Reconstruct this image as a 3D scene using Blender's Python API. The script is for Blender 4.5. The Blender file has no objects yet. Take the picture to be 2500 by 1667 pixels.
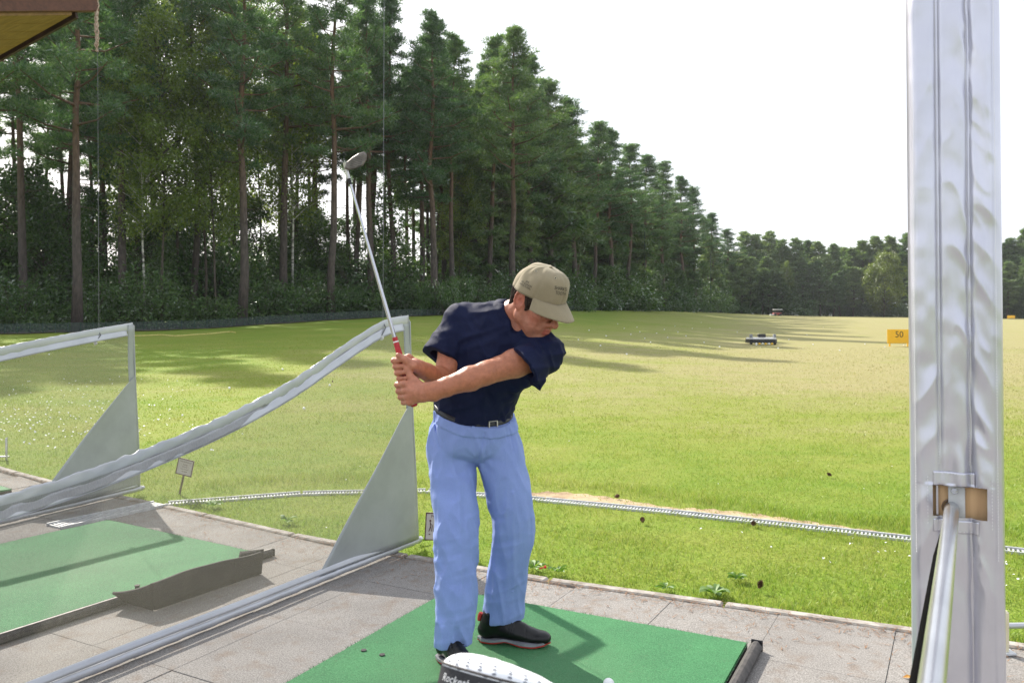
import bpy, math, random
import numpy as np
from mathutils import Vector, Matrix

random.seed(11)
rng = np.random.default_rng(11)
SC = bpy.context.scene
COL = SC.collection
R = math.radians

# ------------------------------------------------------------------ camera
FPX, CAMH, HOR = 2000.0, 1.41, 770.0        # focal length in photo pixels, eye height, horizon row
cam_d = bpy.data.cameras.new('camera')
cam = bpy.data.objects.new('camera', cam_d)
COL.objects.link(cam)
cam.location = (0, 0, CAMH)
cam.rotation_euler = (R(90), 0, 0)
cam_d.sensor_width = 36.0
cam_d.lens = 36.0 * FPX / 2500.0
cam_d.shift_y = -(833.5 - HOR) / 2500.0
cam_d.clip_start = 0.05
cam_d.clip_end = 3000
cam_d.dof.use_dof = True
cam_d.dof.focus_distance = 3.3
cam_d.dof.aperture_fstop = 9.0
SC.camera = cam

# ------------------------------------------------------------------ sky, sun, exposure
SUN_EL = 37.0
SUN_DIR = np.array([-0.56, 0.83])            # towards the sun, on the ground plane
SUN_AZ = math.degrees(math.atan2(SUN_DIR[0], SUN_DIR[1]))   # from +Y, clockwise positive
world = bpy.data.worlds.new('World')
SC.world = world
world.use_nodes = True
wn, wl = world.node_tree.nodes, world.node_tree.links
wn.clear()
w_out = wn.new('ShaderNodeOutputWorld')
w_bg = wn.new('ShaderNodeBackground')
w_sky = wn.new('ShaderNodeTexSky')
w_sky.sky_type = 'NISHITA'
w_sky.sun_disc = False
w_sky.sun_elevation = R(SUN_EL)
w_sky.sun_rotation = R(SUN_AZ)
w_sky.air_density = 1.0
w_sky.dust_density = 4.0
w_sky.ozone_density = 1.0
# thin bright overcast veil over the blue, the same all over the sky
w_mix = wn.new('ShaderNodeMix'); w_mix.data_type = 'RGBA'
w_mix.inputs[0].default_value = 0.72
w_mix.inputs[7].default_value = (7.6, 7.9, 8.5, 1)
wl.new(w_sky.outputs[0], w_mix.inputs[6])
wl.new(w_mix.outputs[2], w_bg.inputs[0])
w_bg.inputs[1].default_value = 0.10
wl.new(w_bg.outputs[0], w_out.inputs[0])

sun_d = bpy.data.lights.new('sun', 'SUN')
sun_d.energy = 4.4
sun_d.angle = R(0.6)
sun_d.color = (1.0, 0.94, 0.84)
sun = bpy.data.objects.new('sun', sun_d)
COL.objects.link(sun)
sd = Vector((SUN_DIR[0], SUN_DIR[1], 1.0 * math.tan(R(SUN_EL)) * float(np.hypot(*SUN_DIR)))).normalized()
sun.rotation_euler = sd.to_track_quat('Z', 'Y').to_euler()
sun.location = (-20, 30, 40)

SC.view_settings.view_transform = 'Standard'
SC.view_settings.look = 'None'
SC.view_settings.gamma = 1.0
SC.view_settings.exposure = 0.92
SC.view_settings.use_curve_mapping = False
SC.render.engine = 'CYCLES'
SC.cycles.max_bounces = 7
SC.cycles.diffuse_bounces = 3
SC.cycles.glossy_bounces = 3
SC.cycles.transmission_bounces = 4
SC.cycles.transparent_max_bounces = 12
SC.cycles.caustics_reflective = False
SC.cycles.caustics_refractive = False

# ------------------------------------------------------------------ places
def P(px, py, Y):
    """a point of the place seen at photo pixel (px, py), Y metres in front of the camera"""
    return np.array([(px - 1250) * Y / FPX, Y, CAMH - (py - HOR) * Y / FPX])
def G(px, py, z=0.0):
    """a point of the flat paving seen at photo pixel (px, py)"""
    return P(px, py, (CAMH - z) * FPX / (py - HOR))

E_PX = [-900, -300, 0, 185, 500, 1000, 1260, 1400, 1550, 1700, 1800, 2000, 2500, 3600]
E_Y  = [26, 33, 38, 40, 45, 55, 64, 85, 115, 150, 188, 190, 190, 185]
E_Z  = [.4, .5, .58, .6, .73, 1.38, 1.7, 1.95, 2.15, 2.15, 1.85, 1.25, .65, .5]
def edge_y(px): return float(np.interp(px, E_PX, E_Y))
def ground_z(x, y):
    x = np.asarray(x, float); y = np.asarray(y, float)
    px = 1250 + FPX * x / np.maximum(y, 1.0)
    ye = np.interp(px, E_PX, E_Y); ze = np.interp(px, E_PX, E_Z)
    t = np.clip((y - 9.0) / (ye - 9.0), 0, 1.0)
    t = t * t * 0.35 + t * 0.65
    w = np.clip(y / 6.0, 0, 1)
    und = 0.035 * np.sin(x * 0.31 + 1.3) * np.sin(y * 0.23) * np.clip((y - 10) / 20, 0, 1)
    return -0.03 + (ze + 0.03) * t * w + und
def GT(px, py):
    """a point of the field seen at photo pixel (px, py)"""
    Y = np.linspace(4, 260, 6000)
    X = (px - 1250) * Y / FPX
    d = (CAMH - (py - HOR) * Y / FPX) - ground_z(X, Y)
    k = np.where(d < 0)[0]
    i = int(k[0]) if len(k) else int(np.argmin(np.abs(d)))
    return np.array([X[i], Y[i], float(ground_z(X[i], Y[i]))])

# front edge of the paving (kerb line), it bends round the row of bays
K_X = [-13, -8, -4.9, -4.0, -2.41, -1.17, .11, 1.83, 3.4, 7.0]
K_Y = [14.2, 10.1, 7.83, 7.09, 6.06, 5.21, 4.5, 3.75, 3.02, 1.4]
def kerb_y(x): return np.interp(x, K_X, K_Y)

# ------------------------------------------------------------------ object helpers
def link(o, parent=None):
    COL.objects.link(o)
    if parent is not None: o.parent = parent
    return o
def tag(o, label=None, cat=None, group=None, kind=None):
    if label: o['label'] = label
    if cat: o['category'] = cat
    if group: o['group'] = group
    if kind: o['kind'] = kind
    return o
def thing(name, label, cat, loc=(0, 0, 0), rot=(0, 0, 0), group=None):
    o = bpy.data.objects.new(name, None)
    o.empty_display_size = 0.1
    o.location = loc; o.rotation_euler = rot
    link(o)
    return tag(o, label, cat, group)
def mesh_np(name, V, Fc, mat=None, parent=None, smooth=True, offset=None):
    """V (n,3), Fc (m,3|4) arrays -> object"""
    me = bpy.data.meshes.new(name)
    V = np.asarray(V, np.float32)
    if offset is not None: V = V - np.asarray(offset, np.float32)
    if isinstance(Fc, np.ndarray):
        k = Fc.shape[1]
        me.vertices.add(len(V)); me.vertices.foreach_set('co', V.ravel())
        me.loops.add(Fc.size); me.loops.foreach_set('vertex_index', Fc.astype(np.int32).ravel())
        me.polygons.add(len(Fc))
        me.polygons.foreach_set('loop_start', np.arange(0, Fc.size, k, dtype=np.int32))
        me.update(calc_edges=True)
    else:
        me.from_pydata([tuple(map(float, v)) for v in V], [], [tuple(int(i) for i in f) for f in Fc])
        me.update()
    if smooth: me.polygons.foreach_set('use_smooth', np.ones(len(me.polygons), bool))
    if mat: me.materials.append(mat)
    o = bpy.data.objects.new(name, me)
    link(o, parent)
    return o
def dup_tree(root, loc, rot=None, scale=None):
    r = root.copy(); COL.objects.link(r); r.location = loc
    if rot is not None: r.rotation_euler = rot
    if scale is not None: r.scale = scale
    for ch in list(root.children):
        c = ch.copy(); COL.objects.link(c); c.parent = r
        for g in list(ch.children):
            d = g.copy(); COL.objects.link(d); d.parent = c
    return r

def nrm(v):
    v = np.asarray(v, float)
    return v / max(1e-9, np.linalg.norm(v))
def frame_of(t):
    t = nrm(t)
    a = np.array([0, 0, 1.0]) if abs(t[2]) < .9 else np.array([1.0, 0, 0])
    u = nrm(np.cross(a, t)); w = np.cross(t, u)
    return u, w, t

class MB:
    """collects pieces of one mesh"""
    def __init__(s): s.v = []; s.f = []; s.mi = []
    def add(s, V, Fc, mi=0):
        b = len(s.v)
        s.v.extend([tuple(map(float, p)) for p in V])
        for f in Fc:
            s.f.append(tuple(b + int(i) for i in f)); s.mi.append(mi)
        return s
    def box(s, c, size, rot=None, bev=0.0, mi=0):
        hx, hy, hz = [q / 2 for q in size]
        M = np.eye(3) if rot is None else np.asarray(rot)
        c = np.asarray(c, float)
        if bev <= 0:
            V = [(x * hx, y * hy, z * hz) for z in (-1, 1) for y in (-1, 1) for x in (-1, 1)]
            Fc = [(0, 2, 3, 1), (4, 5, 7, 6), (0, 1, 5, 4), (2, 6, 7, 3), (0, 4, 6, 2), (1, 3, 7, 5)]
        else:
            b = min(bev, hx * .9, hy * .9, hz * .9)
            V = []; idx = {}
            for sx in (-1, 1):
                for sy in (-1, 1):
                    for sz in (-1, 1):
                        for ax in range(3):
                            p = [sx * hx, sy * hy, sz * hz]
                            for q in range(3):
                                if q != ax: p[q] -= (sx, sy, sz)[q] * b
                            idx[(sx, sy, sz, ax)] = len(V); V.append(tuple(p))
            Fc = []
            def quad(a, b_, c_, d):
                n = np.cross(np.array(V[b_]) - V[a], np.array(V[c_]) - V[a])
                m = (np.array(V[a]) + V[b_] + V[c_] + V[d]) / 4
                Fc.append((a, b_, c_, d) if np.dot(n, m) > 0 else (d, c_, b_, a))
            for ax in range(3):
                o1, o2 = [q for q in range(3) if q != ax]
                for s_ in (-1, 1):
                    ks = []
                    for (p, q) in ((-1, -1), (1, -1), (1, 1), (-1, 1)):
                        sg = [0, 0, 0]; sg[ax] = s_; sg[o1] = p; sg[o2] = q
                        ks.append(idx[(*sg, ax)])
                    quad(*ks)
            for ax in range(3):                       # edges along axis ax
                o1, o2 = [q for q in range(3) if q != ax]
                for p in (-1, 1):
                    for q in (-1, 1):
                        ks = []
                        for e, a_ in ((-1, o1), (-1, o2), (1, o2), (1, o1)):
                            sg = [0, 0, 0]; sg[ax] = e; sg[o1] = p; sg[o2] = q
                            ks.append(idx[(*sg, a_)])
                        quad(*ks)
            for sx in (-1, 1):
                for sy in (-1, 1):
                    for sz in (-1, 1):
                        t = [idx[(sx, sy, sz, a)] for a in range(3)]
                        n = np.cross(np.array(V[t[1]]) - V[t[0]], np.array(V[t[2]]) - V[t[0]])
                        Fc.append(tuple(t) if np.dot(n, V[t[0]]) > 0 else tuple(t[::-1]))
        V = [c + M @ np.array(p) for p in V]
        return s.add(V, Fc, mi)
    def tube(s, pts, rad, n=10, cap=True, su=1.0, up=None, mi=0):
        """tube along pts; rad one value or one per point; su widens it along the side direction"""
        pts = [np.asarray(p, float) for p in pts]
        if not hasattr(rad, '__len__'): rad = [rad] * len(pts)
        V = []; Fc = []
        pu = None
        for i, p in enumerate(pts):
            t = nrm(pts[min(i + 1, len(pts) - 1)] - pts[max(i - 1, 0)])
            if up is not None:
                u = nrm(np.cross(t, up)); w = np.cross(u, t)
            elif pu is None: u, w, _ = frame_of(t)
            else:
                u = nrm(pu - t * np.dot(pu, t)); w = np.cross(t, u)
            pu = u
            for k in range(n):
                a = 2 * math.pi * k / n
                V.append(p + rad[i] * (su * math.cos(a) * u + math.sin(a) * w))
        for i in range(len(pts) - 1):
            for k in range(n):
                a, b = i * n + k, i * n + (k + 1) % n
                Fc.append((a, b, b + n, a + n))
        if cap:
            Fc.append(tuple(range(n))[::-1]); Fc.append(tuple(range((len(pts) - 1) * n, len(pts) * n)))
        return s.add(V, Fc, mi)
    def sphere(s, c, r, n=10, m=7, mi=0):
        c = np.asarray(c, float); r = np.asarray(r, float) * np.ones(3)
        V = [c + r * (0, 0, -1)]
        for j in range(1, m):
            th = math.pi * j / m
            for i in range(n):
                a = 2 * math.pi * i / n
                V.append(c + r * np.array([math.sin(th) * math.cos(a), math.sin(th) * math.sin(a), -math.cos(th)]))
        V.append(c + r * (0, 0, 1))
        Fc = [(0, 1 + (i + 1) % n, 1 + i) for i in range(n)]
        for j in range(m - 2):
            for i in range(n):
                a, b = 1 + j * n + i, 1 + j * n + (i + 1) % n
                Fc.append((a, b, b + n, a + n))
        t = len(V) - 1; b0 = 1 + (m - 2) * n
        Fc += [(t, b0 + i, b0 + (i + 1) % n) for i in range(n)]
        return s.add(V, Fc, mi)
    def grid(s, fn, nu, nv, mi=0, close_u=False, hole=None):
        V = [fn(i / (nu if close_u else nu - 1), j / (nv - 1)) for j in range(nv) for i in range(nu)]
        Fc = []
        for j in range(nv - 1):
            for i in range(nu if close_u else nu - 1):
                if hole and hole((i + .5) / (nu - 1), (j + .5) / (nv - 1)): continue
                a, b = j * nu + i, j * nu + (i + 1) % nu
                Fc.append((a, b, b + nu, a + nu))
        return s.add(V, Fc, mi)
    def prism(s, poly, d, mi=0):
        """poly: list of 3-D points (flat outline), d: extrusion vector"""
        n = len(poly); d = np.asarray(d, float)
        poly = [np.asarray(p, float) for p in poly]
        nn = sum(np.cross(poly[i], poly[(i + 1) % n]) for i in range(n))
        if np.dot(nn, d) < 0: poly = poly[::-1]
        V = poly + [p + d for p in poly]
        Fc = [tuple(range(n))[::-1], tuple(range(n, 2 * n))] + [(i, (i + 1) % n, (i + 1) % n + n, i + n) for i in range(n)]
        return s.add(V, Fc, mi)
    def build(s, name, mat, parent=None, smooth=False, solid=0.0, offset=None):
        v = np.array(s.v)
        if offset is not None: v = v - np.asarray(offset)
        me = bpy.data.meshes.new(name)
        me.from_pydata([tuple(p) for p in v], [], s.f)
        me.update()
        mats = mat if isinstance(mat, (list, tuple)) else [mat]
        for m in mats: me.materials.append(m)
        if len(mats) > 1: me.polygons.foreach_set('material_index', np.array(s.mi, np.int32))
        if smooth: me.polygons.foreach_set('use_smooth', np.ones(len(me.polygons), bool))
        o = bpy.data.objects.new(name, me)
        link(o, parent)
        if smooth and smooth != 'all':
            try: me.set_sharp_from_angle(angle=R(40))
            except Exception: pass
        if solid:
            md = o.modifiers.new('thickness', 'SOLIDIFY'); md.thickness = solid; md.offset = 0
        return o

def text_mesh(body, size, align='CENTER', spacing=1.0, shear=0.0):
    cu = bpy.data.curves.new('lettering', 'FONT')
    cu.body = body; cu.size = size; cu.align_x = align; cu.align_y = 'CENTER'
    cu.space_character = spacing; cu.resolution_u = 3; cu.shear = shear; cu.space_line = .95
    o = bpy.data.objects.new('lettering', cu); COL.objects.link(o)
    dg = bpy.context.evaluated_depsgraph_get()
    me = bpy.data.meshes.new_from_object(o.evaluated_get(dg))
    V = np.array([tuple(v.co) for v in me.vertices]); Fc = [tuple(p.vertices) for p in me.polygons]
    bpy.data.objects.remove(o); bpy.data.curves.remove(cu); bpy.data.meshes.remove(me)
    return V, Fc

# ------------------------------------------------------------------ materials
def new_mat(name):
    m = bpy.data.materials.new(name); m.use_nodes = True
    n = m.node_tree.nodes; l = m.node_tree.links
    b = n.get('Principled BSDF')
    return m, n, l, b
def noise_node(n, l, scale, detail=4, rough=.55, coord='Object', vec=None, stretch=None):
    t = n.new('ShaderNodeTexNoise'); t.inputs['Scale'].default_value = scale
    t.inputs['Detail'].default_value = detail; t.inputs['Roughness'].default_value = rough
    if vec is None:
        if coord == 'World':
            vec = n.new('ShaderNodeNewGeometry').outputs['Position']
        else:
            vec = n.new('ShaderNodeTexCoord').outputs[coord]
    if stretch:
        mp = n.new('ShaderNodeMapping'); mp.inputs['Scale'].default_value = stretch
        l.new(vec, mp.inputs['Vector']); vec = mp.outputs[0]
    l.new(vec, t.inputs['Vector'])
    return t.outputs['Fac']
def ramp(n, l, fac, stops):
    r = n.new('ShaderNodeValToRGB')
    el = r.color_ramp.elements
    while len(el) < len(stops): el.new(0.5)
    for e, (p, c) in zip(el, stops):
        e.position = p; e.color = (*c, 1) if len(c) == 3 else c
    l.new(fac, r.inputs[0])
    return r.outputs[0]
def mixc(n, l, fac, a, b, mode='MIX'):
    m = n.new('ShaderNodeMix'); m.data_type = 'RGBA'; m.blend_type = mode
    for sock, v in ((m.inputs[0], fac), (m.inputs[6], a), (m.inputs[7], b)):
        if hasattr(v, 'is_output'): l.new(v, sock)
        elif isinstance(v, (int, float)): sock.default_value = v
        else: sock.default_value = (*v, 1)
    return m.outputs[2]
def mathn(n, l, op, a, b=0.0, clamp=False):
    m = n.new('ShaderNodeMath'); m.operation = op; m.use_clamp = clamp
    for sock, v in ((m.inputs[0], a), (m.inputs[1], b)):
        if hasattr(v, 'is_output'): l.new(v, sock)
        else: sock.default_value = v
    return m.outputs[0]
def bump(n, l, b, height, strength=.3, dist=.01):
    bn = n.new('ShaderNodeBump'); bn.inputs['Strength'].default_value = strength
    bn.inputs['Distance'].default_value = dist
    l.new(height, bn.inputs['Height']); l.new(bn.outputs[0], b.inputs['Normal'])
def simple(name, c1, c2=None, scale=20, rough=.6, metal=0.0, spec=.5, bscale=None, bstr=.3, bdist=.004, coat=0.0,
           coord='Object', stretch=None, detail=5, sheen=0.0, lo=.35, hi=.65):
    m, n, l, b = new_mat(name)
    b.inputs['Roughness'].default_value = rough; b.inputs['Metallic'].default_value = metal
    b.inputs['Specular IOR Level'].default_value = spec
    b.inputs['Coat Weight'].default_value = coat
    b.inputs['Coat Roughness'].default_value = .15
    if sheen:
        b.inputs['Sheen Weight'].default_value = sheen; b.inputs['Sheen Roughness'].default_value = .4
    if c2 is None: b.inputs['Base Color'].default_value = (*c1, 1)
    else:
        f = noise_node(n, l, scale, detail, coord=coord, stretch=stretch)
        l.new(ramp(n, l, f, [(lo, c1), (hi, c2)]), b.inputs['Base Color'])
    if bscale:
        bump(n, l, b, noise_node(n, l, bscale, 4, coord=coord, stretch=stretch), bstr, bdist)
    return m

def leaf_mat(name, cols, transl=.45, rough=.5, tscale=1.0, gloss=.25, isl=True):
    """leaf: reflects and lets light through; colour varies from leaf to leaf and from tree to tree"""
    m = bpy.data.materials.new(name); m.use_nodes = True
    n = m.node_tree.nodes; l = m.node_tree.links; n.clear()
    out = n.new('ShaderNodeOutputMaterial')
    oi = n.new('ShaderNodeObjectInfo')
    geo = n.new('ShaderNodeNewGeometry')
    f1 = noise_node(n, l, tscale, 3, coord='World')
    s = mathn(n, l, 'MULTIPLY', geo.outputs['Random Per Island'], .45)
    s = mathn(n, l, 'ADD', s, mathn(n, l, 'MULTIPLY', f1, .55))
    s = mathn(n, l, 'ADD', s, mathn(n, l, 'MULTIPLY', mathn(n, l, 'SUBTRACT', oi.outputs['Random'], .5), .35))
    k = len(cols)
    c = ramp(n, l, s, [(.2 + .6 * i / (k - 1), cols[i]) for i in range(k)])
    d = n.new('ShaderNodeBsdfDiffuse'); l.new(c, d.inputs['Color'])
    t = n.new('ShaderNodeBsdfTranslucent')
    tc = mixc(n, l, 1.0, c, (1.25, 1.35, .6), 'MULTIPLY'); l.new(tc, t.inputs['Color'])
    g = n.new('ShaderNodeBsdfGlossy'); g.inputs['Roughness'].default_value = rough
    g.inputs['Color'].default_value = (.6, .62, .6, 1)
    fr = n.new('ShaderNodeFresnel'); fr.inputs['IOR'].default_value = 1.35
    m1 = n.new('ShaderNodeMixShader'); m1.inputs[0].default_value = transl
    l.new(d.outputs[0], m1.inputs[1]); l.new(t.outputs[0], m1.inputs[2])
    m2 = n.new('ShaderNodeMixShader')
    l.new(mathn(n, l, 'MULTIPLY', fr.outputs[0], gloss), m2.inputs[0])
    l.new(m1.outputs[0], m2.inputs[1]); l.new(g.outputs[0], m2.inputs[2])
    l.new(m2.outputs[0], out.inputs[0])
    return m

M = {}
M['pine'] = leaf_mat('pine_needles', [(.050, .108, .056), (.092, .172, .082), (.165, .245, .098)], .40, .55, .35)
M['farpine'] = leaf_mat('far_needles', [(.070, .130, .062), (.125, .195, .090), (.205, .265, .115)], .40, .55, .12)
M['broad'] = leaf_mat('broad_leaves', [(.090, .140, .035), (.150, .215, .052), (.230, .285, .075)], .52, .45, .4)
M['shrub'] = leaf_mat('evergreen_shrub_leaves', [(.042, .086, .034), (.074, .135, .046), (.125, .200, .066)], .30, .45, .6, .35)
M['yellowtree'] = leaf_mat('pale_birch_leaves', [(.08, .12, .03), (.13, .17, .045), (.18, .22, .06)], .5, .5, .3)
M['weed'] = leaf_mat('weed_leaves', [(.10, .19, .035), (.15, .26, .05), (.20, .32, .07)], .40, .6, 9.0, .1)

def bark_mat():
    m, n, l, b = new_mat('pine_bark')
    tc = n.new('ShaderNodeTexCoord')
    sep = n.new('ShaderNodeSeparateXYZ'); l.new(tc.outputs['Object'], sep.inputs[0])
    f = noise_node(n, l, 3.0, 5, stretch=(4, 4, 1))
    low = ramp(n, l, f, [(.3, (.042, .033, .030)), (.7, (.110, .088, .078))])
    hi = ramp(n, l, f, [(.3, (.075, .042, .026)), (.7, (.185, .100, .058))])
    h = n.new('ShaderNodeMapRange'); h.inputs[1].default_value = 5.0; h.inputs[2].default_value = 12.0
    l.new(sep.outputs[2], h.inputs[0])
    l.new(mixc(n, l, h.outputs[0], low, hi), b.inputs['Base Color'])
    b.inputs['Roughness'].default_value = .9
    bump(n, l, b, f, .8, .05)
    return m
M['bark'] = bark_mat()
M['birchbark'] = simple('birch_bark', (.11, .10, .09), (.55, .53, .48), 3.0, .8, bscale=9, bstr=.5, stretch=(1, 1, 2.5), lo=.4, hi=.56)
M['darkbark'] = simple('dark_bark', (.04, .032, .026), (.10, .08, .062), 4.0, .9)

def field_mat(name, blade=False):
    m, n, l, b = new_mat(name)
    geo = n.new('ShaderNodeNewGeometry')
    sep = n.new('ShaderNodeSeparateXYZ'); l.new(geo.outputs['Position'], sep.inputs[0])
    n1 = noise_node(n, l, .22, 4, .6, 'World')
    n2 = noise_node(n, l, 1.9, 5, .65, 'World')
    n3 = noise_node(n, l, 14.0, 4, .7, 'World')
    kf = 1.20 if blade else .84
    lush, mid, dry = [tuple(kf * q for q in c_) for c_ in ((.175, .275, .030), (.255, .300, .052), (.365, .330, .155))]
    # the middle and far right of the range have dried out, the wood side and the strip by the bays stay green
    ydry = n.new('ShaderNodeMapRange'); ydry.inputs[1].default_value = 5.5; ydry.inputs[2].default_value = 17.0
    l.new(sep.outputs[1], ydry.inputs[0])
    xs = mathn(n, l, 'ADD', sep.outputs[0], mathn(n, l, 'MULTIPLY', sep.outputs[1], -.015))
    xdry = n.new('ShaderNodeMapRange'); xdry.inputs[1].default_value = -9.0; xdry.inputs[2].default_value = 7.0
    l.new(xs, xdry.inputs[0])
    a = mathn(n, l, 'MULTIPLY', ydry.outputs[0], mathn(n, l, 'ADD', mathn(n, l, 'MULTIPLY', xdry.outputs[0], .92), .08))
    # the rise of the field towards the wood has stayed greener than its flat right-hand side
    u = mathn(n, l, 'DIVIDE', sep.outputs[0], mathn(n, l, 'MAXIMUM', sep.outputs[1], 5.0))
    uf = n.new('ShaderNodeMapRange'); uf.inputs[1].default_value = .36; uf.inputs[2].default_value = .10; l.new(u, uf.inputs[0])
    yf = n.new('ShaderNodeMapRange'); yf.inputs[1].default_value = 24.0; yf.inputs[2].default_value = 60.0; l.new(sep.outputs[1], yf.inputs[0])
    a = mathn(n, l, 'MULTIPLY', a, mathn(n, l, 'SUBTRACT', 1.0, mathn(n, l, 'MULTIPLY', mathn(n, l, 'MULTIPLY', uf.outputs[0], yf.outputs[0]), .95)))
    nb = noise_node(n, l, .55, 4, .6, 'World', stretch=(.45, 1.0, 1.0))
    a = mathn(n, l, 'ADD', mathn(n, l, 'MULTIPLY', a, .60), mathn(n, l, 'MULTIPLY', mathn(n, l, 'SUBTRACT', n1, .5), .5))
    a = mathn(n, l, 'ADD', a, mathn(n, l, 'MULTIPLY', mathn(n, l, 'SUBTRACT', nb, .5), .75))
    a = mathn(n, l, 'ADD', a, mathn(n, l, 'MULTIPLY', mathn(n, l, 'SUBTRACT', n2, .5), .50))
    a = mathn(n, l, 'ADD', a, mathn(n, l, 'MULTIPLY', mathn(n, l, 'SUBTRACT', n3, .5), .35))
    if blade:
        a = mathn(n, l, 'ADD', a, mathn(n, l, 'MULTIPLY', mathn(n, l, 'SUBTRACT', geo.outputs['Random Per Island'], .45), .40))
    a = mathn(n, l, 'ADD', a, .25)
    c = ramp(n, l, a, [(.10, lush), (.42, mid), (.85, dry)])
    if not blade:
        n4 = noise_node(n, l, 45.0, 3, .7, 'World')
        c = mixc(n, l, 1.0, c, ramp(n, l, n4, [(.3, (.74, .74, .70)), (.65, (1.10, 1.10, 1.06))]), 'MULTIPLY')
        l.new(c, b.inputs['Base Color'])
        b.inputs['Roughness'].default_value = .9; b.inputs['Specular IOR Level'].default_value = .15
        bump(n, l, b, n4, .6, .03)
        return m
    n.remove(b)
    out = n.get('Material Output')
    d = n.new('ShaderNodeBsdfDiffuse'); l.new(c, d.inputs[0])
    t = n.new('ShaderNodeBsdfTranslucent'); l.new(c, t.inputs[0])
    g = n.new('ShaderNodeBsdfGlossy'); g.inputs[1].default_value = .45; g.inputs[0].default_value = (.5, .5, .45, 1)
    m1 = n.new('ShaderNodeMixShader'); m1.inputs[0].default_value = .45
    l.new(d.outputs[0], m1.inputs[1]); l.new(t.outputs[0], m1.inputs[2])
    m2 = n.new('ShaderNodeMixShader'); m2.inputs[0].default_value = .06
    l.new(m1.outputs[0], m2.inputs[1]); l.new(g.outputs[0], m2.inputs[2])
    l.new(m2.outputs[0], out.inputs[0])
    return m
M['field'] = field_mat('range_turf')
M['blade'] = field_mat('grass_blades', True)

def concrete_mat():
    m, n, l, b = new_mat('aggregate_concrete')
    oi = n.new('ShaderNodeObjectInfo')
    f1 = noise_node(n, l, 170, 3, .75, 'World')
    f2 = noise_node(n, l, 2.3, 5, .6, 'World')
    f3 = noise_node(n, l, 9.0, 5, .65, 'World')
    c = ramp(n, l, f1, [(.32, (.130, .123, .115)), (.5, (.245, .235, .224)), (.68, (.385, .372, .358))])
    c = mixc(n, l, 1.0, c, ramp(n, l, f2, [(.3, (.78, .76, .74)), (.7, (1.05, 1.03, 1.0))]), 'MULTIPLY')
    dirt = mathn(n, l, 'MULTIPLY', ramp(n, l, f3, [(.52, (0, 0, 0)), (.72, (1, 1, 1))]), .55)
    c = mixc(n, l, dirt, c, (.17, .115, .075))
    tint = mathn(n, l, 'ADD', mathn(n, l, 'MULTIPLY', oi.outputs['Random'], .10), .94)
    vm = n.new('ShaderNodeVectorMath'); vm.operation = 'SCALE'
    l.new(c, vm.inputs[0]); l.new(tint, vm.inputs['Scale'])
    l.new(vm.outputs[0], b.inputs['Base Color'])
    b.inputs['Roughness'].default_value = .88; b.inputs['Specular IOR Level'].default_value = .25
    bump(n, l, b, f1, .5, .003)
    return m
M['concrete'] = concrete_mat()
M['kerb'] = simple('kerb_concrete', (.20, .175, .15), (.40, .37, .33), 12, .9, bscale=150, bstr=.4, coord='Object')
M['soil'] = simple('sandy_soil', (.24, .16, .09), (.46, .35, .21), 7, .95, bscale=60, bstr=.6, bdist=.01)

def turf_mat():
    m, n, l, b = new_mat('artificial_turf')
    f1 = noise_node(n, l, 210, 3, .75, 'World')
    f2 = noise_node(n, l, 3.0, 5, .6, 'World')
    f3 = noise_node(n, l, 38, 4, .65, 'World')
    c = ramp(n, l, f1, [(.3, (.022, .115, .038)), (.52, (.044, .215, .076)), (.72, (.105, .325, .140))])
    c = mixc(n, l, 1.0, c, ramp(n, l, f2, [(.3, (.78, .80, .80)), (.7, (1.1, 1.08, 1.05))]), 'MULTIPLY')
    c = mixc(n, l, mathn(n, l, 'MULTIPLY', ramp(n, l, f3, [(.62, (0, 0, 0)), (.8, (1, 1, 1))]), .4), c, (.12, .10, .055))
    # paler, trodden patch where the players stand
    tc = n.new('ShaderNodeTexCoord'); vl = n.new('ShaderNodeVectorMath'); vl.operation = 'LENGTH'; l.new(tc.outputs['Object'], vl.inputs[0])
    wm = n.new('ShaderNodeMapRange'); wm.inputs[1].default_value = .62; wm.inputs[2].default_value = .10; l.new(vl.outputs['Value'], wm.inputs[0])
    wear = mathn(n, l, 'MULTIPLY', mathn(n, l, 'MULTIPLY', wm.outputs[0], f3), .75, True)
    c = mixc(n, l, wear, c, (.115, .215, .105))
    l.new(c, b.inputs['Base Color'])
    b.inputs['Roughness'].default_value = .7; b.inputs['Specular IOR Level'].default_value = .3
    bump(n, l, b, f1, .9, .006)
    return m
M['turf'] = turf_mat()
M['shadowblack'] = simple('pipe_shadow_black', (.004, .004, .004), None, rough=.9, spec=.02)  # flat black for the strip that stands in for the pipe's shadow
M['rubber'] = simple('black_rubber', (.030, .027, .026), (.070, .062, .058), 40, .75, bscale=200, bstr=.4)
M['tray'] = simple('brown_black_rubber', (.016, .014, .013), (.034, .029, .026), 12, .8, bscale=90, bstr=.6, bdist=.006)
M['alu'] = simple('worn_aluminium', (.50, .50, .50), (.66, .66, .66), 30, .35, metal=.9)
M['galv'] = simple('galvanised_grating', (.42, .43, .44), (.58, .59, .60), 25, .5, metal=.2)
M['chrome'] = simple('chrome', (.50, .50, .53), None, rough=.14, metal=1.0)
M['steel'] = simple('satin_club_steel', (.46, .45, .44), (.58, .57, .55), 60, .32, metal=.9)
M['headsteel'] = simple('dull_head_steel', (.13, .115, .10), (.20, .18, .16), 40, .45, metal=.6)
M['pipe'] = simple('polished_steel_pipe', (.44, .45, .47), (.54, .55, .57), 6, .27, metal=.85, stretch=(1, 1, .1))
M['wire'] = simple('galvanised_wire', (.16, .165, .17), None, rough=.4, metal=.6)
M['rope'] = simple('frayed_rope', (.30, .20, .14), (.55, .45, .38), 60, .9)

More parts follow.
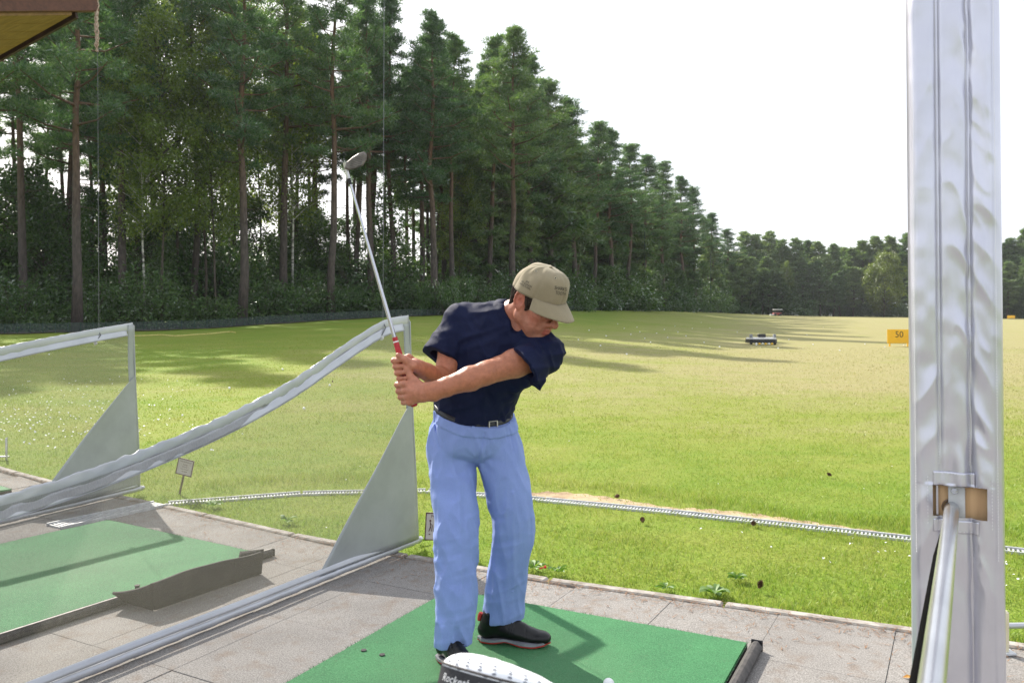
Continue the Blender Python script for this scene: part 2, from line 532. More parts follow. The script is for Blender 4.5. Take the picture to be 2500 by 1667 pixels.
def vinyl_mat(name, c1, c2, wr=.35, metal=.3):
    m, n, l, b = new_mat(name)
    f = noise_node(n, l, 5, 5, .6)
    l.new(ramp(n, l, f, [(.3, c1), (.7, c2)]), b.inputs['Base Color'])
    b.inputs['Roughness'].default_value = wr; b.inputs['Metallic'].default_value = metal
    w = n.new('ShaderNodeTexChecker'); w.inputs['Scale'].default_value = 700
    tc = n.new('ShaderNodeTexCoord'); l.new(tc.outputs['Object'], w.inputs[0])
    bump(n, l, b, noise_node(n, l, 420, 2, .5), .12, .001)
    return m
M['vinyl'] = vinyl_mat('silver_vinyl', (.42, .43, .45), (.52, .53, .55), .34, .35)
M['vinylgrey'] = vinyl_mat('grey_vinyl', (.31, .325, .32), (.38, .395, .39), .42, .12)
M['postvinyl'] = vinyl_mat('post_silver_vinyl', (.54, .54, .61), (.64, .64, .71), .28, .72)
M['stitch'] = simple('white_thread', (.8, .8, .82), None, rough=.8)
M['dirtystitch'] = simple('grey_thread', (.30, .30, .33), None, rough=.9)

def net_mat():
    m = bpy.data.materials.new('fine_divider_net'); m.use_nodes = True
    n = m.node_tree.nodes; l = m.node_tree.links; n.clear()
    out = n.new('ShaderNodeOutputMaterial')
    tr = n.new('ShaderNodeBsdfTransparent')
    d = n.new('ShaderNodeBsdfDiffuse'); d.inputs[0].default_value = (.23, .21, .165, 1)
    t = n.new('ShaderNodeBsdfTranslucent'); t.inputs[0].default_value = (.22, .215, .18, 1)
    m0 = n.new('ShaderNodeMixShader'); m0.inputs[0].default_value = .35
    l.new(d.outputs[0], m0.inputs[1]); l.new(t.outputs[0], m0.inputs[2])
    f1 = noise_node(n, l, 2.2, 4, .6)
    f2 = noise_node(n, l, 240, 1, .5, stretch=(1, 1, .35))
    a = mathn(n, l, 'ADD', mathn(n, l, 'MULTIPLY', f1, .14), mathn(n, l, 'MULTIPLY', f2, .22))
    a = mathn(n, l, 'ADD', a, .15, True)
    mx = n.new('ShaderNodeMixShader'); l.new(a, mx.inputs[0])
    l.new(tr.outputs[0], mx.inputs[1]); l.new(m0.outputs[0], mx.inputs[2])
    l.new(mx.outputs[0], out.inputs[0])
    return m
M['net'] = net_mat()
def fence_net_mat():
    m = bpy.data.materials.new('green_fence_net'); m.use_nodes = True
    n = m.node_tree.nodes; l = m.node_tree.links; n.clear()
    out = n.new('ShaderNodeOutputMaterial')
    tr = n.new('ShaderNodeBsdfTransparent')
    d = n.new('ShaderNodeBsdfDiffuse'); d.inputs[0].default_value = (.085, .11, .10, 1)
    mx = n.new('ShaderNodeMixShader'); mx.inputs[0].default_value = .52
    l.new(tr.outputs[0], mx.inputs[1]); l.new(d.outputs[0], mx.inputs[2])
    l.new(mx.outputs[0], out.inputs[0])
    return m
M['fencenet'] = fence_net_mat()

def wood_mat(name, c1, c2, axis):
    m, n, l, b = new_mat(name)
    st = [14, 14, 14]; st[axis] = .8
    f = noise_node(n, l, 2.2, 6, .6, stretch=tuple(st))
    l.new(ramp(n, l, f, [(.3, c1), (.68, c2)]), b.inputs['Base Color'])
    b.inputs['Roughness'].default_value = .6
    bump(n, l, b, f, .3, .004)
    return m
M['plank'] = wood_mat('varnished_planks', (.17, .085, .020), (.28, .155, .042), 0)
M['beam'] = wood_mat('brown_beam', (.065, .022, .011), (.125, .046, .024), 0)
M['postwood'] = wood_mat('bare_timber', (.50, .30, .15), (.74, .50, .27), 2)
M['yellowpaint'] = simple('yellow_paint', (.82, .44, .012), (.88, .50, .02), 4, .5)
M['white'] = simple('white_plastic', (.78, .78, .78), None, rough=.4)
M['ball'] = simple('golf_ball_white', (.82, .82, .82), None, rough=.3, bscale=160, bstr=.5, bdist=.002)
M['black'] = simple('black_print', (.006, .006, .007), None, rough=.6)
M['darkgrey'] = simple('dark_grey_plastic', (.020, .021, .024), (.035, .035, .038), 30, .5, spec=.3)
M['greenpost'] = simple('dark_green_post', (.02, .05, .035), None, rough=.5)
M['signface'] = simple('weathered_sign', (.52, .47, .42), (.62, .58, .53), 8, .7)
M['signprint'] = simple('maroon_print', (.10, .045, .045), None, rough=.8)
M['stake'] = simple('weathered_stake', (.16, .12, .09), (.26, .2, .15), 20, .9)
M['hose'] = simple('yellow_hose', (.50, .42, .12), (.62, .54, .2), 10, .6)
M['cone'] = simple('pine_cone', (.07, .035, .018), (.17, .09, .045), 60, .85)
M['litter'] = simple('fallen_needles', (.14, .065, .03), (.30, .17, .09), 40, .9, coord='Object')
M['daisy'] = simple('daisy_petals', (.8, .8, .78), None, rough=.8)
M['red'] = simple('red_plastic', (.62, .02, .03), None, rough=.4)
M['dryleaf'] = simple('dry_leaf', (.55, .26, .05), (.65, .36, .08), 30, .7)
# ================================================================== ground
def build_ground():
    rings = np.concatenate([np.array([0.0]), np.geomspace(.8, 60, 90), np.geomspace(64, 900, 46)])
    na = 360
    ang = np.linspace(0, 2 * np.pi, na, endpoint=False)
    V = [(0, 0, -.03)]
    rr, aa = np.meshgrid(rings[1:], ang, indexing='ij')
    X = rr * np.sin(aa); Y = rr * np.cos(aa)
    Z = np.where(Y > .5, ground_z(X, np.maximum(Y, .5)), -.03)
    V = np.concatenate([np.array(V), np.stack([X, Y, Z], -1).reshape(-1, 3)])
    n = len(rings) - 1
    i, k = np.meshgrid(np.arange(n - 1), np.arange(na), indexing='ij')
    a = 1 + i * na + k; b = 1 + i * na + (k + 1) % na
    Fq = np.stack([a, a + na, b + na, b], -1).reshape(-1, 4)
    Ft = [(0, 1 + k, 1 + (k + 1) % na) for k in range(na)]
    Fq = np.concatenate([Fq, np.array([(0, f[1], f[2], f[2]) for f in Ft])]) if False else Fq
    o = mesh_np('ground', V[:], Fq, M['field'])
    tag(o, 'driving range field of mown grass rising to the woods', kind='structure')
    return o
build_ground()

# ---- paving: one slab per object, clipped along the kerb
D0 = nrm([.48, .877, 0]); E0 = nrm([.877, -.48, 0])      # out to the range / along the bay front
PAV = bpy.data.objects.new('pavement', None); link(PAV)
tag(PAV, 'concrete slab paving of the driving bays', kind='structure')
def clip_half(poly, p0, nv):
    out = []
    for i in range(len(poly)):
        a, b = poly[i], poly[(i + 1) % len(poly)]
        da, db = np.dot(a - p0, nv), np.dot(b - p0, nv)
        if da <= 0: out.append(a)
        if (da < 0 < db) or (db < 0 < da): out.append(a + (b - a) * da / (da - db))
    return out
def build_paving():
    org = np.array([1.03, 3.45, 0.0])
    su, sv = .50, .62
    g = .0006
    count = 0
    for i in range(-13, 6):
        for j in range(-6, 7):
            c = org + E0 * (i + .5) * su + D0 * ((j + .5) * sv - .07)
            if c[1] < 1.9 or abs(c[0]) > .72 * c[1] + 1.1: continue
            q = [c + E0 * a * (su / 2 - g) + D0 * b * (sv / 2 - g) for a, b in ((-1, -1), (1, -1), (1, 1), (-1, 1))]
            if all(p[1] > kerb_y(p[0]) - .13 for p in q): continue
            k = int(np.clip(np.searchsorted(K_X, c[0]), 1, len(K_X) - 1))
            a = np.array([K_X[k - 1], K_Y[k - 1], 0.]); b = np.array([K_X[k], K_Y[k], 0.])
            t = nrm(b - a); nv = np.array([-t[1], t[0], 0])
            q = clip_half(q, a - nv * .125, nv)
            if len(q) < 3: continue
            area = .5 * abs(sum(q[m][0] * q[(m + 1) % len(q)][1] - q[(m + 1) % len(q)][0] * q[m][1] for m in range(len(q))))
            if area < .008: continue
            dz = random.uniform(-.0025, .0015)
            mb = MB()
            cc = sum(q) / len(q)
            inner = [cc + (p - cc) * (1 - .006) + np.array([0, 0, dz]) for p in q]
            mid = [p + np.array([0, 0, dz - .0016]) for p in q]
            low = [p + np.array([0, 0, -.05]) for p in q]
            n = len(q)
            V = low + mid + inner
            F = [tuple(2 * n + x for x in range(n))]
            for m in range(n):
                w = (m + 1) % n
                F += [(m, w, n + w, n + m), (n + m, n + w, 2 * n + w, 2 * n + m)]
            if np.dot(np.cross(q[1] - q[0], q[2] - q[1]), [0, 0, 1]) < 0:
                F = [f[::-1] for f in F]
            mb.add(V, F)
            mb.build('slab', M['concrete'], PAV); count += 1
    # bedding under the slabs shows only in the joints
    mb = MB()
    pts = [np.array([x, kerb_y(x) - .1, -.022]) for x in K_X]
    mb.add(pts + [np.array([7.0, .2, -.022]), np.array([-13, .2, -.022])], [tuple(range(len(K_X) + 2))[::-1]])
    mb.build('joint_bedding', simple('joint_dirt', (.17, .16, .145), (.23, .215, .195), 10, .95), PAV)
    # kerb edging pieces
    s = 0.0
    pts = [np.array([K_X[i], K_Y[i]]) for i in range(len(K_X))]
    seg = [np.linalg.norm(pts[i + 1] - pts[i]) for i in range(len(pts) - 1)]
    cum = np.concatenate([[0], np.cumsum(seg)])
    def at(s): return np.array([np.interp(s, cum, K_X), np.interp(s, cum, K_Y)])
    s = 0
    while s < cum[-1] - .9:
        a, b = at(s), at(s + .91)
        if b[0] > -7 and a[0] < 3.6:
            t = nrm(np.append(b - a, 0)); nv = np.array([-t[1], t[0], 0])
            cen = np.append((a + b) / 2, 0) - nv * .085
            Mx = np.stack([t, nv, [0, 0, 1]], 1)
            MB().box(cen + [0, 0, -.022], (.90, .062, .058), Mx, .008).build('kerb_edging', M['kerb'], PAV)
        s += .915
    return count
build_paving()

# floor of the bays behind the first slabs, under and behind the viewer
mb = MB(); mb.add([(-16, 1.98, -.016), (9, 1.98, -.016), (9, -9, -.016), (-16, -9, -.016)], [(0, 3, 2, 1)])
mb.build('bay_floor', M['concrete'], PAV)
# ---- drainage channels
def polyline(pts, step):
    pts = [np.array(p, float) for p in pts]
    seg = [np.linalg.norm(pts[i + 1] - pts[i]) for i in range(len(pts) - 1)]
    cum = np.concatenate([[0], np.cumsum(seg)])
    A = np.array(pts)
    def at(s): return np.array([np.interp(s, cum, A[:, q]) for q in range(A.shape[1])])
    return at, cum[-1]
DRAIN_A = [(-2.62, 6.24), (-1.95, 6.55), (-1.3, 6.67), (-.72, 6.70), (.16, 6.41), (1.33, 5.9), (2.56, 5.25), (3.6, 4.72)]
DRAIN_B = [(-3.05, 5.45), (-2.62, 6.12)]
def build_drain(pts, label, piece, z, w=.10):
    root = thing('drainage_channel', label, 'drain')
    at, L = polyline(pts, piece)
    s = 0
    while s < L - .05:
        e = min(L, s + piece)
        a, b = at(s), at(e - .006)
        t = nrm(np.append(b - a, 0)); nv = np.array([-t[1], t[0], 0]); ln = np.linalg.norm(b - a)
        c = np.append((a + b) / 2, z); Mx = np.stack([t, nv, [0, 0, 1]], 1)
        mb = MB()
        for sg in (-1, 1): mb.box(c + nv * sg * (w / 2 + .004), (ln, .012, .03), Mx)
        rail = mb.build('grating_frame', M['galv'], root)
        bars = MB()
        nb = int(ln / .024)
        for k in range(nb):
            bars.box(c + t * (-ln / 2 + (k + .5) * ln / nb) + [0, 0, -.001], (.011, w - .006, .014), Mx)
        tag(bars.build('grating_bar', M['galv'], rail), kind='stuff')
        MB().box(c + [0, 0, -.014], (ln, w - .004, .006), Mx).build('channel_bottom', simple('channel_dark', (.012, .03, .03), None), rail)
        s += piece
    return root
build_drain(DRAIN_A, 'slatted metal drain channel running through the near lawn', 1.0, -.028, .10)
build_drain(DRAIN_B, 'short slatted metal drain crossing the paving beyond the left mat', 1.0, .004, .16)
at_drain, L_drain = polyline(DRAIN_A, 1)
DR = np.array([at_drain(s) for s in np.linspace(0, L_drain, 240)])
def dist_drain(x, y):
    """signed distance beyond (+) / before (-) the front drain, by height over its polyline"""
    return y - np.interp(x, DR[:, 0], DR[:, 1])

# bare sandy soil beside the drain: a thin uneven sheet just above the ground
def build_soil():
    mb = MB()
    xs = np.linspace(-.2, 2.75, 60)
    top = []; bot = []
    for i, x in enumerate(xs):
        yd = np.interp(x, DR[:, 0], DR[:, 1])
        f = min(1, (x + .2) / .5) * min(1, (2.75 - x) / .4)
        w = .75 * (.10 + .28 * abs(math.sin(x * 2.3 + .4)) * abs(math.sin(x * .9 + 1))) * f
        bot.append((x, yd + .07, -.0245)); top.append((x, yd + .08 + w + .03 * math.sin(i * 2.1), -.0245))
    n = len(xs)
    mb.add(bot + top, [(i, i + 1, n + i + 1, n + i) for i in range(n - 1)])
    tag(mb.build('bare_soil', M['soil']), 'strip of bare sandy soil along the drain', kind='structure')
build_soil()

# ---- grass blades
def build_blades(name, N, y0, y1, h, w, power, label, seed, extra=None):
    r = np.random.default_rng(seed)
    q = r.random(N)
    if power == 1: Y = y0 * (y1 / y0) ** q
    else:
        e = 1 - power; Y = (y0 ** e + q * (y1 ** e - y0 ** e)) ** (1 / e)
    X = (r.random(N) * 1.60 - .78) * (Y + .6)
    keep = Y > kerb_y(X) + .012 * r.standard_normal(N)
    X, Y = X[keep], Y[keep]
    dd = dist_drain(X, Y)
    in_rng = (X > DRAIN_A[0][0]) & (X < 3.6)
    # the drain's own slot stays open, the soil strip nearly so
    slot = in_rng & (np.abs(dd) < .075) & (r.random(len(X)) > .12 + .62 * (X < .25) * (np.sin(X * 5.3) > -.75) + .28 * (np.sin(X * 3.1) * np.sin(X * 1.7 + 1) > .25))
    soilw = .75 * (.10 + .28 * np.abs(np.sin(X * 2.3 + .4)) * np.abs(np.sin(X * .9 + 1)))
    soil = (X > -.15) & (X < 2.7) & (dd > .05) & (dd < .04 + soilw * .8) & (r.random(len(X)) > .14 + .4 * (np.sin(X * 7.3 + 2 * np.sin(X * 3.1)) > .3))
    keep = ~(slot | soil)
    X, Y, dd, in_rng = X[keep], Y[keep], dd[keep], in_rng[keep]
    n = len(X)
    # clumpy density
    cl = np.sin(X * 5.1 + 2 * np.sin(Y * 3.7)) * np.sin(Y * 4.3 + 1.7 * np.sin(X * 2.9))
    keep = r.random(n) < .72 + .28 * cl
    X, Y, dd, in_rng = X[keep], Y[keep], dd[keep], in_rng[keep]; n = len(X)
    Hh = h * (.45 + .75 * r.random(n)) * (1 + .25 * np.sin(X * 3.3) * np.sin(Y * 2.7))
    # a long unmown strip just past the drain, tufts at its near side and against the kerb
    band = np.exp(-((dd - (.52 + .14 * np.sin(X * 2.1))) / .17) ** 2) * in_rng
    band2 = np.exp(-((dd + .16) / .10) ** 2) * in_rng * (.4 + .6 * (np.sin(X * 4.2) > -.1))
    kerb = np.exp(-((Y - kerb_y(X)) / .08) ** 2) * (np.sin(X * 6.0 + 1) > .2)
    Hh = Hh * (1 + 1.5 * band + .9 * band2 + .8 * kerb)
    W = w * (.6 + .8 * r.random(n)) * np.maximum(1, Y / 7.0)
    Z = ground_z(X, Y) - .004
    a = r.random(n) * 2 * np.pi
    lean = Hh * (.25 + .75 * r.random(n)); la = r.random(n) * 2 * np.pi
    sx, sy = np.cos(a) * W / 2, np.sin(a) * W / 2
    b0 = np.stack([X - sx, Y - sy, Z], 1); b1 = np.stack([X + sx, Y + sy, Z], 1)
    mx = X + np.cos(la) * lean * .35; my = Y + np.sin(la) * lean * .35; mz = Z + Hh * .62
    m0 = np.stack([mx - sx * .7, my - sy * .7, mz], 1); m1 = np.stack([mx + sx * .7, my + sy * .7, mz], 1)
    tp = np.stack([X + np.cos(la) * lean, Y + np.sin(la) * lean, Z + Hh], 1)
    V = np.stack([b0, b1, m0, m1, tp], 1).reshape(-1, 3)
    i = np.arange(n)[:, None] * 5
    T = np.concatenate([i + [[0, 1, 3]], i + [[0, 3, 2]], i + [[2, 3, 4]]], 0)
    o = mesh_np(name, V, T.astype(np.int32), M['blade'], smooth=True)
    tag(o, label, kind='stuff')
build_blades('grass', 290000, 3.2, 9.5, .027, .0046, 1.2, 'short sunlit lawn grass between the paving and the range', 3)
build_blades('grass', 165000, 9.5, 34, .026, .0065, 1.7, 'mown grass of the middle of the range', 4)
0 and build_blades('grass', 110000, 30, 110, .040, .0085, 1.3, 'mown grass of the far part of the range', 6)

# white daisies and clover flecks, brown needle litter along the kerb
def build_flecks():
    r = np.random.default_rng(9)
    V = []; T = []
    def fleck(x, y, s, zz):
        b = len(V); a = r.random() * 6.28
        z = float(ground_z(x, y)) + zz
        for k in range(5):
            V.append((x + s * math.cos(a + k * 1.2566), y + s * math.sin(a + k * 1.2566), z + r.normal() * s * .5))
        T.extend([(b, b + 1, b + 2), (b, b + 2, b + 3), (b, b + 3, b + 4)])
    for k in range(400):                        # drift of white flowers beyond the left net
        px = r.normal(170, 170); py = r.normal(1020, 45)
        if py < 930 or px < -150: continue
        p = GT(px, py) if k % 4 == 0 else None
        if p is None:
            Y = 2820 / (py - 770); p = np.array([(px - 1250) * Y / 2000, Y, 0])
        if p[1] > kerb_y(p[0]) + .2: fleck(p[0], p[1], .013, .045)
    for cx, cy, m in ((2.72, 4.45, 26), (2.1, 4.95, 10), (1.5, 5.35, 4), (3.0, 4.2, 16)):
        for k in range(m): fleck(cx + r.normal() * .16, cy + r.normal() * .16, .0075, .035)
    for k in range(45):
        Y = 5 + 8 * r.random(); X = (r.random() - .5) * 1.3 * Y
        if Y > kerb_y(X) + .1: fleck(X, Y, .006, .03)
    o = mesh_np('daisies', V, np.array(T, np.int32), M['daisy'], smooth=False)
    tag(o, 'tiny white daisies scattered in the near lawn', kind='stuff')
    V2 = []; T2 = []
    for k in range(3400):
        x = r.uniform(-6.5, 3.2); off = abs(r.normal()) * .10 + .02
        if r.random() < .25: off += r.random() * .5
        y = float(kerb_y(x)) - .05 - off
        a = r.random() * 3.14; l = .012 + .02 * r.random(); w = .0012 + .0012 * r.random()
        b = len(V2); c, s = math.cos(a), math.sin(a)
        z = .003 + .004 * r.random()
        V2 += [(x - c * l - s * w, y - s * l + c * w, z), (x - c * l + s * w, y - s * l - c * w, z), (x + c * l, y + s * l, z + .003)]
        T2.append((b, b + 1, b + 2))
    o = mesh_np('needle_litter', V2, np.array(T2, np.int32), M['litter'], smooth=False)
    tag(o, 'brown fallen pine needles along the kerb', kind='stuff')
build_flecks()

# ================================================================== trees
def tri_tufts(C, Rad, n_per, L, W, out, up, r, quad=False):
    """needle sprays / leaves: thin triangles spread through clumps. C (k,3) centres, Rad (k,3) radii"""
    k = len(C)
    n = k * n_per
    ci = np.repeat(np.arange(k), n_per)
    d = r.standard_normal((n, 3)); d /= np.linalg.norm(d, axis=1, keepdims=True)
    rr = r.random((n, 1)) ** .45
    base = C[ci] + d * rr * Rad[ci]
    v = d * out + r.standard_normal((n, 3)) * .55 + np.array([0, 0, up])
    v /= np.linalg.norm(v, axis=1, keepdims=True)
    s = np.cross(v, r.standard_normal((n, 3))); s /= np.linalg.norm(s, axis=1, keepdims=True)
    ll = L * (.6 + .8 * r.random((n, 1))); ww = W * (.6 + .8 * r.random((n, 1)))
    if quad:
        a = base; b = base + v * ll * .5 + s * ww * .5; c = base + v * ll; e = base + v * ll * .5 - s * ww * .5
        V = np.stack([a, b, c, e], 1).reshape(-1, 3)
        i = np.arange(n)[:, None] * 4
        return V, (i + [[0, 1, 2, 3]]).astype(np.int32)
    V = np.stack([base - s * ww / 2, base + s * ww / 2, base + v * ll], 1).reshape(-1, 3)
    i = np.arange(n)[:, None] * 3
    return V, (i + [[0, 1, 2]]).astype(np.int32)

def make_pine(seed, H=22.0, cs=.45, Lmax=3.0, limbs=46, dbh=.40, tufts=165, spire=.7, far=False):
    r = np.random.default_rng(seed)
    mb = MB()
    # trunk with a slight sway
    nz = 9
    sway = r.normal(0, .16, (nz, 2)); sway[0] = 0; sway = np.cumsum(sway, 0) * .5
    hz = np.linspace(0, H * .97, nz)
    rad = dbh / 2 * (1 - .86 * (hz / H) ** 1.1); rad[0] *= 1.25
    mb.tube([(sway[i, 0], sway[i, 1], hz[i]) for i in range(nz)], list(rad), 9)
    def ax(z): return np.array([np.interp(z, hz, sway[:, 0]), np.interp(z, hz, sway[:, 1]), z])
    Cs = []; Rs = []
    az = r.random() * 6.28
    gap_az = r.random(3) * 6.28
    for k in range(limbs):
        tt = ((k + r.random()) / limbs) ** .78
        z = H * (cs + (1 - cs) * tt * .97)
        az += 2.4 + r.normal() * .5
        env = (1 - tt) ** spire * min(1, .45 + tt / .22)
        if tt < .35 and min(abs((az - g + np.pi) % (2 * np.pi) - np.pi) for g in gap_az) < .35: env *= .35
        L = max(.45, Lmax * env * r.uniform(.6, 1.15))
        rise = r.uniform(.05, .35) + .35 * tt
        p0 = ax(z); dr = np.array([math.cos(az), math.sin(az), 0])
        tip = p0 + dr * L + np.array([0, 0, L * rise])
        midp = p0 + dr * L * .5 + np.array([0, 0, L * rise * .2])
        rb = max(.012, .018 * L)
        mb.tube([p0, midp, tip], [rb * 1.6, rb, rb * .4], 4, cap=False)
        m = max(2, int(L * 1.7))
        for q in range(m):
            f = .38 + .66 * (q + r.random() * .6) / m
            side = np.array([-dr[1], dr[0], 0]) * r.normal() * .30 * L * (.35 + .4 * f)
            c = p0 + (tip - p0) * f + side + np.array([0, 0, .10 + r.normal() * .10])
            s = r.uniform(.38, .75) * (.75 + .3 * L / Lmax)
            Cs.append(c); Rs.append((s, s, s * .42))
    for k in range(3):
        Cs.append(ax(H * (.95 + .016 * k)) + r.normal(0, .10, 3)); Rs.append((.26 - .05 * k, .26 - .05 * k, .55))
    # dead snags under the crown
    for k in range(12):
        z = H * r.uniform(cs * .55, cs + .05); a = r.random() * 6.28; L = r.uniform(.4, 1.6)
        p0 = ax(z); dr = np.array([math.cos(a), math.sin(a), r.uniform(-.25, .2)])
        mb.tube([p0, p0 + dr * L], [.022, .006], 4, cap=False)
    V, T = tri_tufts(np.array(Cs), np.array(Rs), tufts, .27 if not far else .42, .056 if not far else .15, .7, .45, r)
    return mb, V, T

def make_broad(seed, H, cs, spread, nclump, leaves, size, droop=0.0, dbh=.2, shape='oval', multi=1):
    r = np.random.default_rng(seed)
    mb = MB()
    tops = []
    for s_ in range(multi):
        lean = r.normal(0, .05 * H, 2) if multi > 1 else r.normal(0, .03 * H, 2)
        n = 7
        pts = [np.array([lean[0] * (i / 6) ** 1.5 + r.normal() * .06 * (i > 0), lean[1] * (i / 6) ** 1.5 + r.normal() * .06 * (i > 0), H * .93 * i / 6]) for i in range(n)]
        if multi > 1:
            for p in pts: p[:2] += [(s_ - multi / 2) * .3, r.normal() * .05]
        mb.tube(pts, [dbh / 2 * (1 - .88 * i / 6) for i in range(n)], 7)
        tops.append(pts)
    Cs = []; Rs = []
    for k in range(nclump):
        pts = tops[k % multi]
        tt = r.random() ** .85
        z = H * (cs + (1 - cs) * tt)
        if shape == 'oval': env = math.sin(math.pi * min(1, .10 + .86 * tt)) ** .6
        else: env = (1 - tt) ** .55 * min(1, .5 + tt * 3)
        a = r.random() * 6.28; rr = spread * env * r.random() ** .5
        i = min(5, int(z / (H * .93) * 6))
        base = np.array([np.interp(z, [p[2] for p in pts], [p[q] for p in pts]) for q in (0, 1)])
        c = np.array([base[0] + rr * math.cos(a), base[1] + rr * math.sin(a), z])
        p0 = np.array([base[0] * .9, base[1] * .9, max(.3, z - rr * .8)])
        if rr > .4 and k % 2 == 0: mb.tube([p0, (p0 + c) / 2 + [0, 0, .1 * rr], c], [.03, .02, .006], 4, cap=False)
        s = r.uniform(.35, .75) * spread * .32 + .18
        Cs.append(c); Rs.append((s, s, s * (.8 + droop)))
    V, T = tri_tufts(np.array(Cs), np.array(Rs), leaves, size, size * .55, .5, -.1 - droop, r, quad=True)
    return mb, V, T

def make_shrub(seed, w, h, lobes, leaves, size):
    r = np.random.default_rng(seed)
    Cs = []; Rs = []
    for k in range(lobes):
        a = r.random() * 6.28; q = r.random() ** .6
        z = h * r.uniform(.08, .82) * (1 - .35 * q)
        s = r.uniform(.22, .40) * h * .8
        Cs.append((w * q * math.cos(a), w * q * math.sin(a), max(s * .6, z))); Rs.append((s * 1.1, s * 1.1, s * .85))
    V, T = tri_tufts(np.array(Cs), np.array(Rs), leaves, size, size * .42, 1.0, -.15, r, quad=True)
    mb = MB()
    for k in range(9):
        a = r.random() * 6.28
        mb.tube([(0, 0, 0), (w * .3 * math.cos(a), w * .3 * math.sin(a), h * .4), (w * .6 * math.cos(a), w * .6 * math.sin(a), h * .75)], [.04, .025, .01], 4, cap=False)
    return mb, V, T

_proto_mesh = {}
def proto(key, maker, bark, leaf):
    mb, V, T = maker
    trunk = bpy.data.meshes.new('trunk'); trunk.from_pydata(mb.v, [], mb.f); trunk.update()
    trunk.polygons.foreach_set('use_smooth', np.ones(len(trunk.polygons), bool)); trunk.materials.append(bark)
    o = mesh_np('crown', V, T, leaf, smooth=False)
    crown = o.data; bpy.data.objects.remove(o)
    _proto_mesh[key] = (trunk, crown)
def put_tree(name, key, loc, label, cat, group, scale=(1, 1, 1), rz=None, trunk_name='trunk', crown_name='crown', tilt=0):
    t = thing(name, label, cat, tuple(map(float, loc)), (tilt * random.uniform(-1, 1), tilt * random.uniform(-1, 1), random.random() * 6.28 if rz is None else rz), group)
    t.scale = scale
    tr, cr = _proto_mesh[key]
    link(bpy.data.objects.new(trunk_name, tr), t); link(bpy.data.objects.new(crown_name, cr), t)
    return t

PINES = []
for i in range(7):
    key = 'pine%d' % i
    proto(key, make_pine(100 + i, 22, [.40, .46, .36, .50, .42, .33, .52][i], [3.0, 2.6, 3.3, 2.7, 3.5, 2.9, 2.4][i], [46, 42, 52, 40, 50, 54, 36][i],
                         [.42, .38, .44, .36, .45, .40, .33][i], 165), M['bark'], M['pine'])
    PINES.append(key)
FARP = []
for i in range(4):
    key = 'farpine%d' % i
    proto(key, make_pine(200 + i, 16, [.12, .2, .1, .16][i], [3.4, 3.0, 3.8, 3.2][i], 52, .34, 80, [.55, .6, .5, .65][i], True), M['darkbark'], M['farpine'])
    FARP.append(key)
BIRCH = []
for i in range(3):
    key = 'birch%d' % i
    proto(key, make_broad(300 + i, 17, .34, 2.4, 130, 85, .17, .5, .17, 'oval'), M['birchbark'] if i == 0 else M['darkbark'], M['broad'])
    BIRCH.append(key)
proto('round', make_broad(320, 13.5, .13, 4.3, 150, 110, .34, .2, .3, 'oval'), M['darkbark'], M['yellowtree'])
for i in range(2):
    proto('sapling%d' % i, make_broad(330 + i, 7.5, .10, 1.9, 70, 90, .17, .1, .10, 'cone', 2), M['darkbark'], M['shrub'])
for i in range(3):
    proto('under%d' % i, make_broad(340 + i, 7.5, .16, 1.7, 80, 60, .19, .1, .11, 'oval', 1), M['darkbark'], M['shrub'])
for i in range(4):
    proto('shrub%d' % i, make_shrub(400 + i, [2.3, 1.9, 2.6, 2.1][i], [3.6, 4.2, 3.2, 4.6][i], [34, 30, 38, 34][i], 135, .21), M['darkbark'], M['shrub'])
for i in range(2):
    proto('low%d' % i, make_shrub(420 + i, 2.2, 1.6, 22, 150, .18), M['darkbark'], M['shrub'])

def wood_loc(px, off):
    """off metres behind the edge of the wood, along the view direction of photo column px"""
    Y = edge_y(px) + off
    X = (px - 1250) * Y / FPX
    return np.array([X, Y, float(ground_z(X, Y)) - .05])
def height_for(loc, top_py): return CAMH - (top_py - HOR) * loc[1] / FPX - loc[2]

